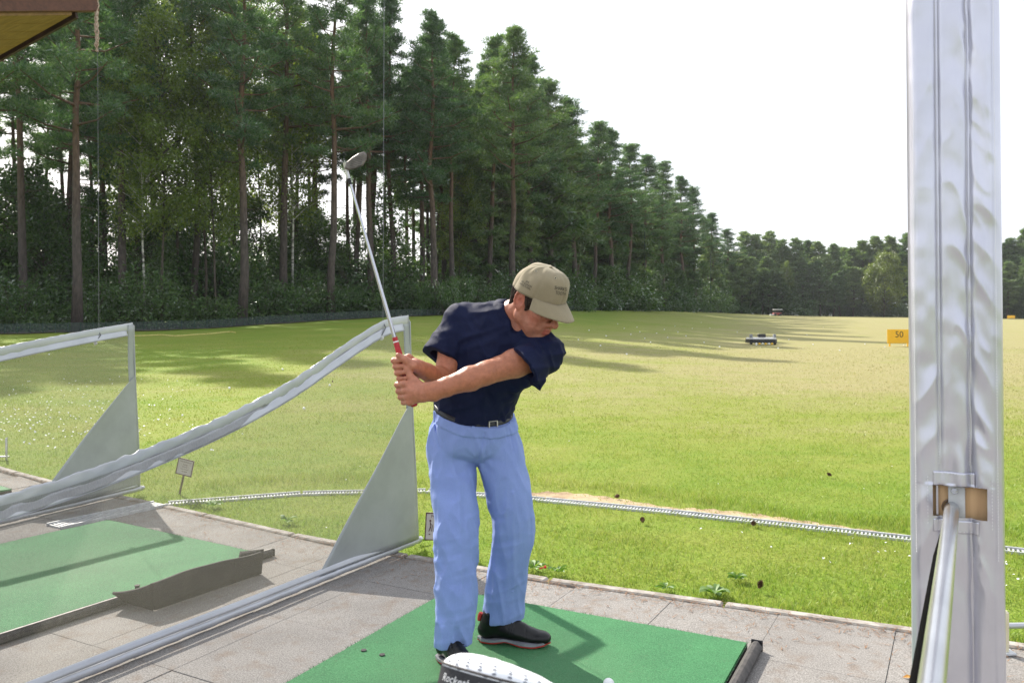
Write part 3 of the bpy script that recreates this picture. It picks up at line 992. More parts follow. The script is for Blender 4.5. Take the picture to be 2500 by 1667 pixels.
# the pines along the edge of the wood, with where each stands and its top in the photograph
FRONT = [
    (-70, 1, -330, 2, 'pine with a dark crown cut off by the left edge of the picture'),
    (60, 5, -300, 1, 'slim pine behind the roof corner at the far left'),
    (188, .5, -300, 0, 'thick bare pine trunk leaning left just beside the left hanging wire'),
    (300, 4, -240, 5, 'pine with drooping dark branches right of the left hanging wire'),
    (470, 6, -190, 3, 'slim pine standing among the pale birches'),
    (590, .5, -220, 2, 'pine with a kinked reddish trunk, first thick trunk right of the birches'),
    (690, 5, -160, 4, 'tall pine behind the kinked reddish trunk'),
    (808, .5, -140, 0, 'pine with a straight grey trunk directly behind the golf club head'),
    (905, 4, -30, 4, 'tall pine straight behind the right hanging wire'),
    (965, 6, -6, 1, 'pine whose pointed top just touches the top edge of the picture'),
    (1055, 1.5, 28, 2, 'dense pine with a dark trunk left of the golfer\'s cap'),
    (1105, 4, 88, 3, 'shorter pine tucked between two taller ones above the golfer\'s shoulder'),
    (1192, 7, 90, 1, 'narrow pine with a small separate tip above the golfer\'s cap'),
    (1254, 2, 72, 4, 'tallest pine above the golfer\'s cap with a pale straight trunk'),
    (1300, 6, 128, 5, 'pine with a pair of reddish trunks beside it above the cap'),
    (1345, 8, 188, 2, 'pine with long sweeping right-hand branches above the cap brim'),
    (1408, 3, 240, 0, 'bushy pine on the falling skyline right of the tallest pines'),
    (1450, 3, 296, 6, 'pine with a small pointed tip on the falling skyline'),
    (1492, 3, 312, 2, 'broad pine midway down the falling skyline'),
    (1530, 2, 352, 1, 'pine with a light grey trunk midway down the skyline'),
    (1574, 3, 380, 4, 'wide pine beside the thin green net pole'),
    (1622, 3, 394, 5, 'pine with layered branches near the low end of the skyline'),
    (1668, 3, 432, 2, 'pine with bare lower trunk near the low end of the skyline'),
    (1698, 4, 455, 0, 'last tall pine before the wood drops to the far trees'),
    (1735, 6, 520, 1, 'thin pine where the skyline drops to the far trees'),
    (1782, 5, 560, 4, 'rounded pine where the near wood meets the far trees'),
]
for px, off, top, v, lab in FRONT:
    loc = wood_loc(px, off)
    H = height_for(loc, top)
    s = H / 22.0
    w = float(np.clip(s, .95, 1.15)) * (1.6 if px > 1330 else 1.25 if px > 1000 else 1.1)
    put_tree('pine_tree', PINES[v], loc, lab, 'pine tree', 'pines along the edge of the wood', (w, w, s), tilt=.02)
# pines deeper in the wood
rt = np.random.default_rng(21)
n_back = 0
for k in range(400):
    if n_back >= 70: break
    px = rt.uniform(-320, 1760)
    off = rt.uniform(7, 30) if px < 1350 else rt.uniform(6, 45)
    if px < 1000 and rt.random() < .35: continue
    loc = wood_loc(px, off)
    sky = float(np.interp(px, [-400, 900, 1050, 1260, 1410, 1550, 1700, 1800], [-200, 10, 60, 100, 270, 390, 480, 600]))
    H = min(24.5, height_for(loc, sky + rt.uniform(15, 130)))
    s = H / 22.0
    if s < .4: continue
    w = float(np.clip(s * rt.uniform(.95, 1.25), .7, 1.15))
    put_tree('pine_tree', PINES[int(rt.choice([6, 6, 1, 3, 3, 0, 4]))], loc, 'tall dark pine standing deeper in the wood behind the edge trees', 'pine tree',
             'pines deeper in the wood', (w, w, s), tilt=.02)
    n_back += 1
for px, off, top, v, lab in [
    (355, 3, 120, 0, 'birch with a pale speckled trunk left of the kinked pine'),
    (430, 7, -60, 1, 'tall light-green birch whose crown reaches the top edge of the picture'),
    (500, 5, 10, 2, 'light-green birch with fine drooping foliage beside the kinked pine'),
    (555, 10, -40, 0, 'light-green birch behind the kinked pine'),
    (640, 12, 60, 1, 'thin birch in the gap right of the kinked pine'),
    (395, 2.5, 40, 2, 'leafy light-green birch between the left wire and the tallest birch'),
    (530, 2.0, 150, 1, 'shorter light-green birch just left of the kinked pine'),
    (715, 6, 30, 0, 'light-green birch left of the golf club head'),
    (330, 9, -80, 1, 'tall pale birch right of the left hanging wire'),
    (1120, 8, 420, 2, 'light-green birch low among the pines over the golfer\'s shoulder')]:
    loc = wood_loc(px, off); s = height_for(loc, top) / 17.0
    w = float(np.clip(s, .85, 1.2))
    put_tree('birch_tree', BIRCH[v], loc, lab, 'birch tree', 'birches in the wood', (w, w, s))
# lower trees that fill the wood below the pine crowns
for k in range(122):
    px = rt.uniform(-330, 1120) if k < 62 else rt.uniform(1120, 1800)
    off = rt.uniform(5, 26)
    loc = wood_loc(px, off)
    sky = float(np.interp(px, [-400, 900, 1050, 1260, 1410, 1550, 1700, 1800], [-200, 10, 60, 100, 270, 390, 480, 600]))
    if px < 1120:
        h = rt.uniform(5.5, 10.5); s = h / 7.5
        put_tree('understory_tree', 'under%d' % int(rt.integers(0, 3)), loc, 'slender leafy understory tree in the gloom between the pine trunks', 'young tree',
                 'understory trees between the pines', (s, s, s), trunk_name='trunk')
    else:
        s = height_for(loc, sky + (700 - sky) * rt.uniform(.18, .62)) / 16.0
        w = max(.8, s) * rt.uniform(1.1, 1.5)
        put_tree('understory_pine', FARP[int(rt.integers(0, 4))], loc, 'low branched dark pine filling the wood below the falling skyline', 'pine tree',
                 'low branched pines below the falling skyline', (w, w, s))
# undergrowth along the edge of the wood
ORD = ['first', 'second', 'third', 'fourth', 'fifth', 'sixth', 'seventh', 'eighth', 'ninth', 'tenth', 'eleventh', 'twelfth', 'thirteenth', 'fourteenth',
       'fifteenth', 'sixteenth', 'seventeenth', 'eighteenth', 'nineteenth', 'twentieth']
k = 0
px = -330.0
while px < 1440:
    Y = edge_y(px)
    for row, (o0, o1, smin, smax) in enumerate(((1.0, 2.2, .8, 1.15), (4.5, 7.0, 1.15, 1.55), (10, 15, 1.4, 1.9))):
        loc = wood_loc(px + rt.uniform(-25, 25), rt.uniform(o0, o1) + (1.0 if px < 1000 else 0))
        s = rt.uniform(smin, smax) * (1.0 if px < 900 else .85)
        put_tree('evergreen_shrub', 'shrub%d' % int(rt.integers(0, 4)), loc,
                 ('dark evergreen shrub in the front rank of undergrowth, %s from the left' % ORD[min(19, k)], 'dark evergreen shrub in the second rank of the undergrowth', 'dark evergreen shrub at the back of the undergrowth')[row],
                 'shrub', ('front undergrowth shrubs', 'middle undergrowth shrubs', 'rear undergrowth shrubs')[row],
                 (s, s, s * rt.uniform(.85, 1.15)), trunk_name='stems', crown_name='foliage')
    k += 1
    px += 3.3 * FPX / Y * (.95 if px < 1000 else 1.0)
put_tree('broadleaf_bush', 'low0', wood_loc(1085, -1.2), 'rounded bright green bush standing in front of the fence by the golfer\'s shoulder', 'bush', None, (.9, .9, 1.9), trunk_name='stems', crown_name='foliage')
for i, (px, off, h, lab) in enumerate([
    (1480, 1, 5.2, 'young leafy tree right of the cap brim at the foot of the pines'), (1545, 3, 6.5, 'young leafy tree left of the thin green net pole'),
    (1612, 2, 7.5, 'young leafy tree right of the thin green net pole'), (1665, 1, 7.0, 'young leafy tree below the last tall pines'),
    (1712, 3, 9.5, 'leafy sapling left of the second green net pole'), (1755, 4, 12.0, 'leafy sapling right of the second green net pole')]):
    loc = wood_loc(px, off); s = h / 7.5
    put_tree('young_tree', 'sapling%d' % (i % 2), loc, lab, 'young tree', 'young trees at the foot of the far pines', (s, s, s))
px = 1395.0; k = 0
while px < 1830:
    loc = wood_loc(px, rt.uniform(.2, 1.5)); s = rt.uniform(.8, 1.3) * (1 + (px - 1395) / 900)
    put_tree('low_shrub', 'low%d' % int(rt.integers(0, 2)), loc, 'low dark shrub along the field edge below the far pines, %s from the left' % ORD[min(19, k)], 'shrub',
             'low shrubs along the field edge', (s, s, s * .9), trunk_name='stems', crown_name='foliage')
    k += 1
    px += 2.5 * FPX / loc[1]
for i in range(20):
    px = 1425 + i * 19.5
    loc = wood_loc(px, rt.uniform(7, 22)); s = rt.uniform(1.3, 2.0)
    put_tree('evergreen_shrub', 'shrub%d' % (i % 4), loc, 'dark shrub in the shade behind the field edge below the falling skyline', 'shrub',
             'shrubs in the shade below the falling skyline', (s * 1.2, s * 1.2, s), trunk_name='stems', crown_name='foliage')
# far side of the range
FARTOP = [(1816, 568), (1846, 575), (1877, 567), (1906, 588), (1938, 584), (1970, 590), (2000, 592), (2040, 598), (2078, 606), (2105, 590), (2139, 580),
          (2176, 579), (2220, 571), (2262, 585), (2300, 592), (2345, 580), (2390, 588), (2430, 582), (2462, 584), (2498, 560), (2540, 575), (2600, 590), (2680, 580), (2780, 590)]
for i, (px, top) in enumerate(FARTOP):
    loc = wood_loc(px, rt.uniform(4, 14)); s = height_for(loc, top) / 16.0
    hidden = px > 2228 and px < 2445
    nm = ['first', 'second', 'third', 'fourth', 'fifth', 'sixth', 'seventh', 'eighth', 'ninth', 'tenth', 'eleventh', 'twelfth', 'thirteenth']
    if i < 13: lab = '%s conifer from the left in the far skyline row beyond the field' % nm[i]; grp = 'far conifers left of the padded post'
    else: lab = 'far conifer beyond the field behind or right of the padded post'; grp = 'far conifers behind the padded post'
    put_tree('conifer_tree', FARP[i % 4], loc, lab, 'conifer tree', grp, (s * 1.3, s * 1.3, s))
for i in range(40):
    px = 1790 + i * 24 + rt.uniform(-12, 12)
    if 2100 < px < 2215: continue
    loc = wood_loc(px, rt.uniform(-1, 3)); s = rt.uniform(.5, .85)
    put_tree('conifer_tree', FARP[int(rt.integers(0, 4))], loc, 'lower dark conifer at the foot of the far row beyond the field', 'conifer tree',
             'lower conifers at the far field edge', (s * 1.6, s * 1.6, s))
for i in range(34):
    px = 1780 + i * 29 + rt.uniform(-14, 14)
    loc = wood_loc(px, rt.uniform(14, 40)); s = height_for(loc, 585 + rt.uniform(5, 50)) / 16.0
    put_tree('conifer_tree', FARP[int(rt.integers(0, 4))], loc, 'dark conifer standing behind the front of the far row beyond the field', 'conifer tree',
             'conifers behind the far row', (s * 1.4, s * 1.4, s))
for i in range(44):
    px = 1800 + i * 22 + rt.uniform(-9, 9)
    loc = wood_loc(px, rt.uniform(-1, 9)); s = rt.uniform(.9, 1.5)
    put_tree('evergreen_shrub', 'shrub%d' % int(rt.integers(0, 4)), loc, 'dark shrub at the foot of the far conifers', 'shrub', 'shrubs below the far conifers', (s * 1.3, s * 1.3, s),
             trunk_name='stems', crown_name='foliage')
loc = wood_loc(2158, -2)
s = height_for(loc, 622) / 13.5
put_tree('deciduous_tree', 'round', loc, 'round pale green leafy tree in front of the far conifers', 'tree', None, (s, s, s))
loc = wood_loc(1922, 1); s = height_for(loc, 640) / 17.0
put_tree('birch_tree', BIRCH[0], loc, 'slim yellow-green birch among the far conifers', 'birch tree', None, (s, s, s))
# ================================================================== distance-field modelling for the golfer
class SDF:
    def __init__(s, lo, hi, h):
        s.lo = np.array(lo, float); s.h = h
        s.n = np.ceil((np.array(hi, float) - s.lo) / h).astype(int) + 1
        s.ax = [(s.lo[i] + h * np.arange(s.n[i])).astype(np.float32) for i in range(3)]
        s.f = np.full(tuple(s.n), 1.0, np.float32)
    def put(s, prim, k=.01, op='u'):
        fn, lo, hi = prim
        m = k + 4 * s.h
        sl = []
        for i in range(3):
            a = max(0, int((lo[i] - m - s.lo[i]) / s.h)); b = min(s.n[i], int((hi[i] + m - s.lo[i]) / s.h) + 2)
            if b <= a: return s
            sl.append(slice(a, b))
        X = s.ax[0][sl[0]][:, None, None]; Y = s.ax[1][sl[1]][None, :, None]; Z = s.ax[2][sl[2]][None, None, :]
        d = fn(X, Y, Z).astype(np.float32)
        sl = tuple(sl); a = s.f[sl]
        k = max(k, 1e-5)
        if op == 'u':
            hh = np.clip(.5 + .5 * (a - d) / k, 0, 1)
            s.f[sl] = a + (d - a) * hh - k * hh * (1 - hh)
        else:
            d = -d
            hh = np.clip(.5 - .5 * (a - d) / k, 0, 1)
            s.f[sl] = a + (d - a) * hh + k * hh * (1 - hh)
        return s
    def cut(s, p0, nv):
        """keep the side where (p - p0).nv < 0"""
        X = s.ax[0][:, None, None]; Y = s.ax[1][None, :, None]; Z = s.ax[2][None, None, :]
        d = (X - p0[0]) * nv[0] + (Y - p0[1]) * nv[1] + (Z - p0[2]) * nv[2]
        s.f = np.maximum(s.f, d.astype(np.float32)); return s
    def shift(s, fn, band=.03):
        """add fn(points) to the distance near the surface (folds, creases)"""
        idx = np.argwhere(np.abs(s.f) < band)
        p = s.lo + idx * s.h
        s.f[idx[:, 0], idx[:, 1], idx[:, 2]] += fn(p).astype(np.float32)
        return s
    def mesh(s):
        f, h = s.f, s.h
        sg = f < 0
        nx, ny, nz = f.shape
        offs = [(a, b, c) for a in (0, 1) for b in (0, 1) for c in (0, 1)]
        cnt = np.zeros((nx - 1, ny - 1, nz - 1), np.int8)
        for a, b, c in offs: cnt += sg[a:nx - 1 + a, b:ny - 1 + b, c:nz - 1 + c]
        act = (cnt > 0) & (cnt < 8)
        ci = np.argwhere(act)
        idx = np.full(act.shape, -1, np.int32); idx[act] = np.arange(len(ci), dtype=np.int32)
        cv = [f[ci[:, 0] + a, ci[:, 1] + b, ci[:, 2] + c] for a, b, c in offs]
        pos = np.zeros((len(ci), 3)); num = np.zeros(len(ci))
        for i in range(8):
            for j in range(i + 1, 8):
                oa, ob = np.array(offs[i]), np.array(offs[j])
                if np.abs(oa - ob).sum() != 1: continue
                m = (cv[i] < 0) != (cv[j] < 0)
                t = cv[i][m] / (cv[i][m] - cv[j][m])
                pos[m] += oa + (ob - oa) * t[:, None]; num[m] += 1
        V = s.lo + (ci + pos / num[:, None]) * h
        Q = []
        A = sg[:-1, 1:-1, 1:-1] != sg[1:, 1:-1, 1:-1]
        e = np.argwhere(A); e[:, 1:] += 1
        fl = sg[e[:, 0], e[:, 1], e[:, 2]]
        q = np.stack([idx[e[:, 0], e[:, 1] - 1, e[:, 2] - 1], idx[e[:, 0], e[:, 1], e[:, 2] - 1], idx[e[:, 0], e[:, 1], e[:, 2]], idx[e[:, 0], e[:, 1] - 1, e[:, 2]]], 1)
        q[~fl] = q[~fl][:, ::-1]; Q.append(q)
        A = sg[1:-1, :-1, 1:-1] != sg[1:-1, 1:, 1:-1]
        e = np.argwhere(A); e[:, 0] += 1; e[:, 2] += 1
        fl = sg[e[:, 0], e[:, 1], e[:, 2]]
        q = np.stack([idx[e[:, 0] - 1, e[:, 1], e[:, 2] - 1], idx[e[:, 0] - 1, e[:, 1], e[:, 2]], idx[e[:, 0], e[:, 1], e[:, 2]], idx[e[:, 0], e[:, 1], e[:, 2] - 1]], 1)
        q[~fl] = q[~fl][:, ::-1]; Q.append(q)
        A = sg[1:-1, 1:-1, :-1] != sg[1:-1, 1:-1, 1:]
        e = np.argwhere(A); e[:, 0] += 1; e[:, 1] += 1
        fl = sg[e[:, 0], e[:, 1], e[:, 2]]
        q = np.stack([idx[e[:, 0] - 1, e[:, 1] - 1, e[:, 2]], idx[e[:, 0], e[:, 1] - 1, e[:, 2]], idx[e[:, 0], e[:, 1], e[:, 2]], idx[e[:, 0] - 1, e[:, 1], e[:, 2]]], 1)
        q[~fl] = q[~fl][:, ::-1]; Q.append(q)
        Q = np.concatenate(Q); Q = Q[(Q >= 0).all(1)]
        return V, Q.astype(np.int32)

def cap(a, b, ra, rb, u=None, su=1.0):
    """round-ended tapered limb from a to b; u, su: widened by su along u"""
    a = np.asarray(a, float); b = np.asarray(b, float); d = b - a; L2 = max(1e-12, float(d @ d))
    if u is not None: u = nrm(u)
    def fn(X, Y, Z):
        x, y, z = X - a[0], Y - a[1], Z - a[2]
        t = np.clip((x * d[0] + y * d[1] + z * d[2]) / L2, 0, 1)
        qx, qy, qz = x - t * d[0], y - t * d[1], z - t * d[2]
        if u is not None:
            c = (qx * u[0] + qy * u[1] + qz * u[2]) * (1 - 1 / su)
            qx, qy, qz = qx - c * u[0], qy - c * u[1], qz - c * u[2]
        return np.sqrt(qx * qx + qy * qy + qz * qz) - (ra + (rb - ra) * t)
    r = max(ra, rb) * max(1, su)
    return fn, np.minimum(a, b) - r, np.maximum(a, b) + r
def ell(c, axes, rad):
    c = np.asarray(c, float); A = np.asarray(axes, float); r = np.asarray(rad, float)
    def fn(X, Y, Z):
        x, y, z = X - c[0], Y - c[1], Z - c[2]
        k0 = 0; k1 = 0
        for i in range(3):
            q = x * A[i][0] + y * A[i][1] + z * A[i][2]
            k0 = k0 + (q / r[i]) ** 2; k1 = k1 + (q / r[i] ** 2) ** 2
        k0 = np.sqrt(k0); k1 = np.sqrt(k1)
        return k0 * (k0 - 1) / np.maximum(k1, 1e-6)
    ext = np.sqrt(sum((A[i] * r[i]) ** 2 for i in range(3)))
    return fn, c - ext, c + ext
def vnoise(p, seed=0):
    r = np.random.default_rng(seed); tab = r.random(4096).astype(np.float32)
    i = np.floor(p).astype(np.int64); f = p - i; f = f * f * (3 - 2 * f)
    def hsh(a, b, c): return tab[(a * 73856093 ^ b * 19349663 ^ c * 83492791) & 4095]
    o = 0
    for a in (0, 1):
        for b in (0, 1):
            for c in (0, 1):
                w = (f[:, 0] if a else 1 - f[:, 0]) * (f[:, 1] if b else 1 - f[:, 1]) * (f[:, 2] if c else 1 - f[:, 2])
                o = o + w * hsh(i[:, 0] + a, i[:, 1] + b, i[:, 2] + c)
    return o * 2 - 1
def smooth_path(ctrl, n):
    """Catmull-Rom through rows of ctrl"""
    c = np.asarray(ctrl, float); c = np.concatenate([[2 * c[0] - c[1]], c, [2 * c[-1] - c[-2]]])
    out = []
    m = len(c) - 3
    for t in np.linspace(0, m - 1e-6, n):
        i = int(t); f = t - i; p0, p1, p2, p3 = c[i:i + 4]
        out.append(.5 * (2 * p1 + (p2 - p0) * f + (2 * p0 - 5 * p1 + 4 * p2 - p3) * f * f + (3 * p1 - p0 - 3 * p2 + p3) * f ** 3))
    return np.array(out)

# ================================================================== materials of the golfer
def skin_mat():
    m, n, l, b = new_mat('sunburnt_skin')
    at = n.new('ShaderNodeAttribute'); at.attribute_name = 'tint'
    f = noise_node(n, l, 55, 5, .65)
    f2 = noise_node(n, l, 300, 3, .6)
    c = mixc(n, l, 1.0, at.outputs['Color'], ramp(n, l, f, [(.3, (.80, .74, .72)), (.7, (1.12, 1.08, 1.06))]), 'MULTIPLY')
    l.new(c, b.inputs['Base Color'])
    b.inputs['Roughness'].default_value = .46; b.inputs['Specular IOR Level'].default_value = .45
    b.inputs['Subsurface Weight'].default_value = .12
    b.inputs['Subsurface Radius'].default_value = (.012, .004, .002); b.inputs['Subsurface Scale'].default_value = .6
    bump(n, l, b, mathn(n, l, 'ADD', f2, f), .42, .002)
    return m
M['skin'] = skin_mat()
def cloth_mat(name, c1, c2, weave=900, rough=.8, sheen=.2, wr=.25):
    m, n, l, b = new_mat(name)
    f = noise_node(n, l, 7, 4, .6); fw = noise_node(n, l, weave, 2, .6)
    fl = noise_node(n, l, 26, 4, .55, stretch=(1, 1, .45))
    c = ramp(n, l, f, [(.3, c1), (.7, c2)])
    c = mixc(n, l, 1.0, c, ramp(n, l, fw, [(.3, (.88, .88, .88)), (.7, (1.08, 1.08, 1.08))]), 'MULTIPLY')
    l.new(c, b.inputs['Base Color'])
    b.inputs['Roughness'].default_value = rough; b.inputs['Sheen Weight'].default_value = sheen
    b.inputs['Specular IOR Level'].default_value = .14
    bump(n, l, b, mathn(n, l, 'ADD', mathn(n, l, 'MULTIPLY', fl, 1.0), mathn(n, l, 'MULTIPLY', fw, .12)), wr, .012)
    return m
M['navy'] = cloth_mat('navy_polo', (.0060, .0095, .034), (.0095, .0140, .046), 700, .75, .0, .22)
M['blue'] = cloth_mat('light_blue_chino', (.225, .305, .62), (.260, .350, .68), 800, .85, .08, .30)
M['khaki'] = cloth_mat('khaki_cotton', (.27, .225, .145), (.335, .285, .19), 900, .9, .15, .18)
M['hair'] = simple('dark_brown_hair', (.010, .007, .006), (.050, .036, .028), 160, .7, spec=.06, stretch=(1, 1, .2))
M['leather'] = simple('black_leather', (.004, .004, .0045), (.008, .008, .008), 20, .30, spec=.32, bscale=40, bstr=.08)
M['sole'] = simple('red_sole', (.42, .025, .018), (.5, .04, .03), 20, .5)
M['midsole'] = simple('grey_midsole', (.20, .205, .225), (.28, .285, .31), 30, .35)
M['grip'] = simple('red_rubber_grip', (.36, .012, .018), (.52, .03, .04), 90, .55, bscale=130, bstr=.5)
M['belt'] = simple('black_belt', (.012, .012, .014), None, rough=.4)
M['eye'] = simple('eye_white', (.7, .68, .65), None, rough=.2)
M['iris'] = simple('dark_iris', (.03, .02, .015), None, rough=.2)
M['brow'] = simple('dark_brow', (.04, .028, .022), None, rough=.8)

# ================================================================== pose (photo pixels, with how far off each joint is)
SH_R = P(1126, 782, 3.36); SH_L = P(1326, 864, 3.20)
EL_R = P(1081, 932, 3.25); EL_L = P(1186, 911, 3.08)
WR_R = P(1043, 908, 3.13); WR_L = P(1056, 956, 3.04)
NECK = P(1238, 779, 3.30)
HC = P(1310, 737, 3.20); HS = 1.08                       # head centre (between the ears) and size
HF = nrm([.589, -.589, -.553]); HU0 = np.array([.393, -.393, .832])
HU = nrm(HU0 - HF * (HU0 @ HF)); HR = np.cross(HF, HU)   # face direction, crown, right ear
HA = np.stack([HF, HR, HU])
def hp(f, r, u): return HC + HS * (f * HF + r * HR + u * HU)

CY = 3.05                                                # club distance
CB = P(1012, 992, CY); CT = P(844, 410, CY)              # butt of the grip, hosel
CD = nrm(CT - CB); CA = np.array([CD[2], 0, -CD[0]]); CBk = np.array([0, -1.0, 0])
def cp(s, deg, r): return CB + CD * s + r * (math.cos(R(deg)) * CA + math.sin(R(deg)) * CBk)

SPINE = np.array([P(1152, 1050, 3.42), P(1155, 1000, 3.415), P(1174, 935, 3.385), P(1205, 862, 3.335), P(1226, 808, 3.31), P(1234, 780, 3.305)])
S_HW = [.148, .145, .156, .180, .160, .082]
S_HD = [.112, .112, .122, .122, .098, .075]
u_hip = nrm([.80, .60, 0]); u_sh = nrm(SH_L - SH_R)
S_U = [u_hip, nrm(u_hip * .85 + u_sh * .15), nrm(u_hip * .5 + u_sh * .5), u_sh, u_sh, u_sh]
def torso(field, grow, k=.025, n=26):
    path = smooth_path(SPINE, n); hw = smooth_path(np.array(S_HW)[:, None], n)[:, 0]; hd = smooth_path(np.array(S_HD)[:, None], n)[:, 0]
    us = smooth_path(np.array(S_U), n)
    for i in range(n):
        t = nrm(path[min(i + 1, n - 1)] - path[max(0, i - 1)])
        u = nrm(us[i] - t * (us[i] @ t)); w = np.cross(t, u)
        field.put(ell(path[i], [u, w, t], [hw[i] + grow, hd[i] + grow, .06 + max(grow, -.02)]), k)

# ------------------------------------------------------------------ body: head, neck, arms, hands, trunk as one surface
def build_body():
    B = SDF([-.50, 2.90, .93], [.30, 3.62, 1.66], .0031)
    torso(B, -.016)
    # neck and shoulders
    B.put(cap(NECK - .03 * nrm(hp(0, 0, 0) - NECK), hp(-.030, 0, -.045), .070, .060), .03)
    B.put(cap(hp(-.035, .052, -.03), NECK + .02 * (SH_R - NECK) + np.array([.02, -.05, -.02]), .014, .016), .02)
    B.put(cap(hp(.03, .02, -.085), NECK + np.array([.035, -.055, -.05]), .018, .02), .02)
    for S, E, W, flat in ((SH_R, EL_R, WR_R, 1), (SH_L, EL_L, WR_L, 1)):
        B.put(cap(NECK + (S - NECK) * .3, S, .055, .056), .03)
        B.put(cap(S, S + (E - S) * .5, .056, .053), .02); B.put(cap(S + (E - S) * .5, E, .053, .043), .02)
        d = W - E
        B.put(cap(E, E + d * .30, .043, .0455), .015); B.put(cap(E + d * .30, E + d * .95, .0455, .030), .015)
        B.put(cap(E + d * .75, W, .032, .0275, np.array([0, 0, 1.0]), 1.12), .012)
    # hands closed round the grip: knuckle, first joint, second joint, tip as (along, angle, radius)
    def finger(s0, angs, rads, th, kk=.0035, ds=(0, 0, 0, 0)):
        pts = [cp(s0 + ds[i], angs[i], rads[i]) for i in range(4)]
        for i in range(3): B.put(cap(pts[i], pts[i + 1], th[i], th[i + 1]), kk)
    TH = (.0112, .0104, .0096, .0084)
    # left hand (lower on the grip, back of the hand towards the camera)
    for s0, q in ((.092, 1.06), (.068, 1.1), (.045, 1.07), (.023, .95)):
        finger(s0, (100, 172, 245, 310), (.040 * q, .037 * q, .027, .024), [t * (1.12 if q > .96 else .98) for t in TH], ds=(0, .003, .004, .004))
        B.put(cap(WR_L + (cp(s0, 60, .04) - WR_L) * .18, cp(s0, 100, .038), .020, .0135), .010)
        B.put(cap(cp(s0, 101, .0425), cp(s0, 103, .0425), .0085, .0085), .006)
    B.put(cap(WR_L, cp(.058, 70, .044), .027, .023, CD, 1.35), .014)
    B.put(cap(cp(.030, 25, .050), cp(.092, 45, .038), .020, .017), .012)
    for a, b, r0, r1 in ((cp(.080, 35, .045), cp(.110, 52, .034), .016, .0135), (cp(.110, 52, .034), cp(.145, 60, .027), .0135, .011)):
        B.put(cap(a, b, r0, r1), .006)
    for s0 in (.092, .068, .045): B.put(cap(WR_L + (cp(s0, 60, .04) - WR_L) * .35 + np.array([0, -.017, 0]), cp(s0, 98, .0475), .0035, .0045), .008)   # tendons
    # right hand (upper, wrapped from behind, finger tips towards the camera)
    for s0, q in ((.186, 1.0), (.163, 1.03), (.140, 1.03), (.118, .92)):
        finger(s0, (300, 222, 150, 84), (.048 * q, .040 * q, .029, .0235), [t * (1.13 if q > .95 else 1.0) for t in TH], ds=(-.006, 0, -.002, -.006))
        B.put(cap(WR_R + (cp(s0 - .006, 320, .045) - WR_R) * .15, cp(s0 - .006, 300, .046), .021, .0135), .010)
    B.put(cap(WR_R, cp(.145, 345, .048), .027, .022, CD, 1.25), .014)
    B.put(cap(WR_R, cp(.150, 25, .042), .024, .021), .014)          # ball of the thumb
    for a, b, r0, r1 in ((cp(.150, 25, .042), cp(.178, 55, .032), .019, .014), (cp(.178, 55, .032), cp(.200, 95, .025), .0135, .0105)):
        B.put(cap(a, b, r0, r1), .006)
    # ---- head
    def e(c, r, k=.012, ax=None): B.put(ell(hp(*c), HA if ax is None else ax, np.array(r) * HS), k)
    def c_(a, b, ra, rb, k=.01): B.put(cap(hp(*a), hp(*b), ra * HS, rb * HS), k)
    e((-.012, 0, .045), (.098, .076, .086), .02)
    e((.030, 0, -.015), (.066, .060, .095), .03)
    for s in (-1, 1):
        c_((.005, s * .056, -.055), (.082, s * .014, -.098), .019, .017, .025)        # jaw
        c_((-.002, s * .058, -.020), (.005, s * .056, -.058), .017, .018, .02)
        e((.060, s * .044, -.012), (.028, .020, .020), .02)                            # cheekbone
        e((.060, s * .034, -.052), (.026, .020, .030), .02)                            # cheek
        c_((.088, s * .012, .031), (.070, s * .046, .030), .011, .009, .014)           # brow
        B.put(ell(hp(.094, s * .031, .008), HA, np.array([.017, .019, .012]) * HS), .012, 'sub')
        e((.0765, s * .031, .008), (.0125, .0145, .0115), .004)                        # closed lids over the eye
        c_((.087, s * .020, .004), (.083, s * .043, .003), .0032, .0026, .004)         # lower lid
        c_((.107, s * .012, -.029), (.098, s * .015, -.030), .0085, .0075, .006)       # nostril wings
        c_((.099, s * .018, -.036), (.082, s * .033, -.062), .0055, .004, .012)        # fold beside the mouth
        B.put(ell(hp(.112, s * .007, -.0365), HA, np.array([.005, .004, .004]) * HS), .003, 'sub')
    c_((.088, 0, .028), (.104, 0, .006), .010, .0095, .012)
    c_((.104, 0, .006), (.118, 0, -.020), .0092, .0125, .008)
    e((.1185, 0, -.0235), (.0145, .0138, .0125), .006)                                 # nose tip
    e((.078, 0, -.058), (.026, .030, .028), .02)
    c_((.0985, -.015, -.0545), (.1035, 0, -.0525), .0055, .0066, .005); c_((.0985, .015, -.0545), (.1035, 0, -.0525), .0055, .0066, .005)
    c_((.0955, -.015, -.0650), (.1005, 0, -.0660), .0060, .0074, .005); c_((.0955, .015, -.0650), (.1005, 0, -.0660), .0060, .0074, .005)
    B.put(cap(hp(.1055, -.018, -.0592), hp(.1085, 0, -.0592), .0022, .0025), .002, 'sub')
    B.put(cap(hp(.1055, .018, -.0592), hp(.1085, 0, -.0592), .0022, .0025), .002, 'sub')
    e((.092, 0, -.098), (.017, .020, .016), .016)                                      # chin
    for s in (-1, 1):                                                                  # ears
        e0 = hp(-.012, s * .077, .002)
        tl = nrm(HU * .95 - HF * .22); fw = nrm(HF + tl * .22); sd = HR * s
        n_ = nrm(sd * .86 + fw * .5); f_ = nrm(np.cross(tl, n_)) * (1 if s > 0 else -1)
        B.put(ell(e0, [f_, n_, tl], np.array([.0175, .0065, .031]) * HS), .006)
        ring = [e0 + HS * (.0185 * math.cos(a) * f_ + .0315 * math.sin(a) * tl + .006 * n_) for a in np.linspace(R(-40), R(245), 11)]
        back = [p if (p - e0) @ HF < .008 else p for p in ring]
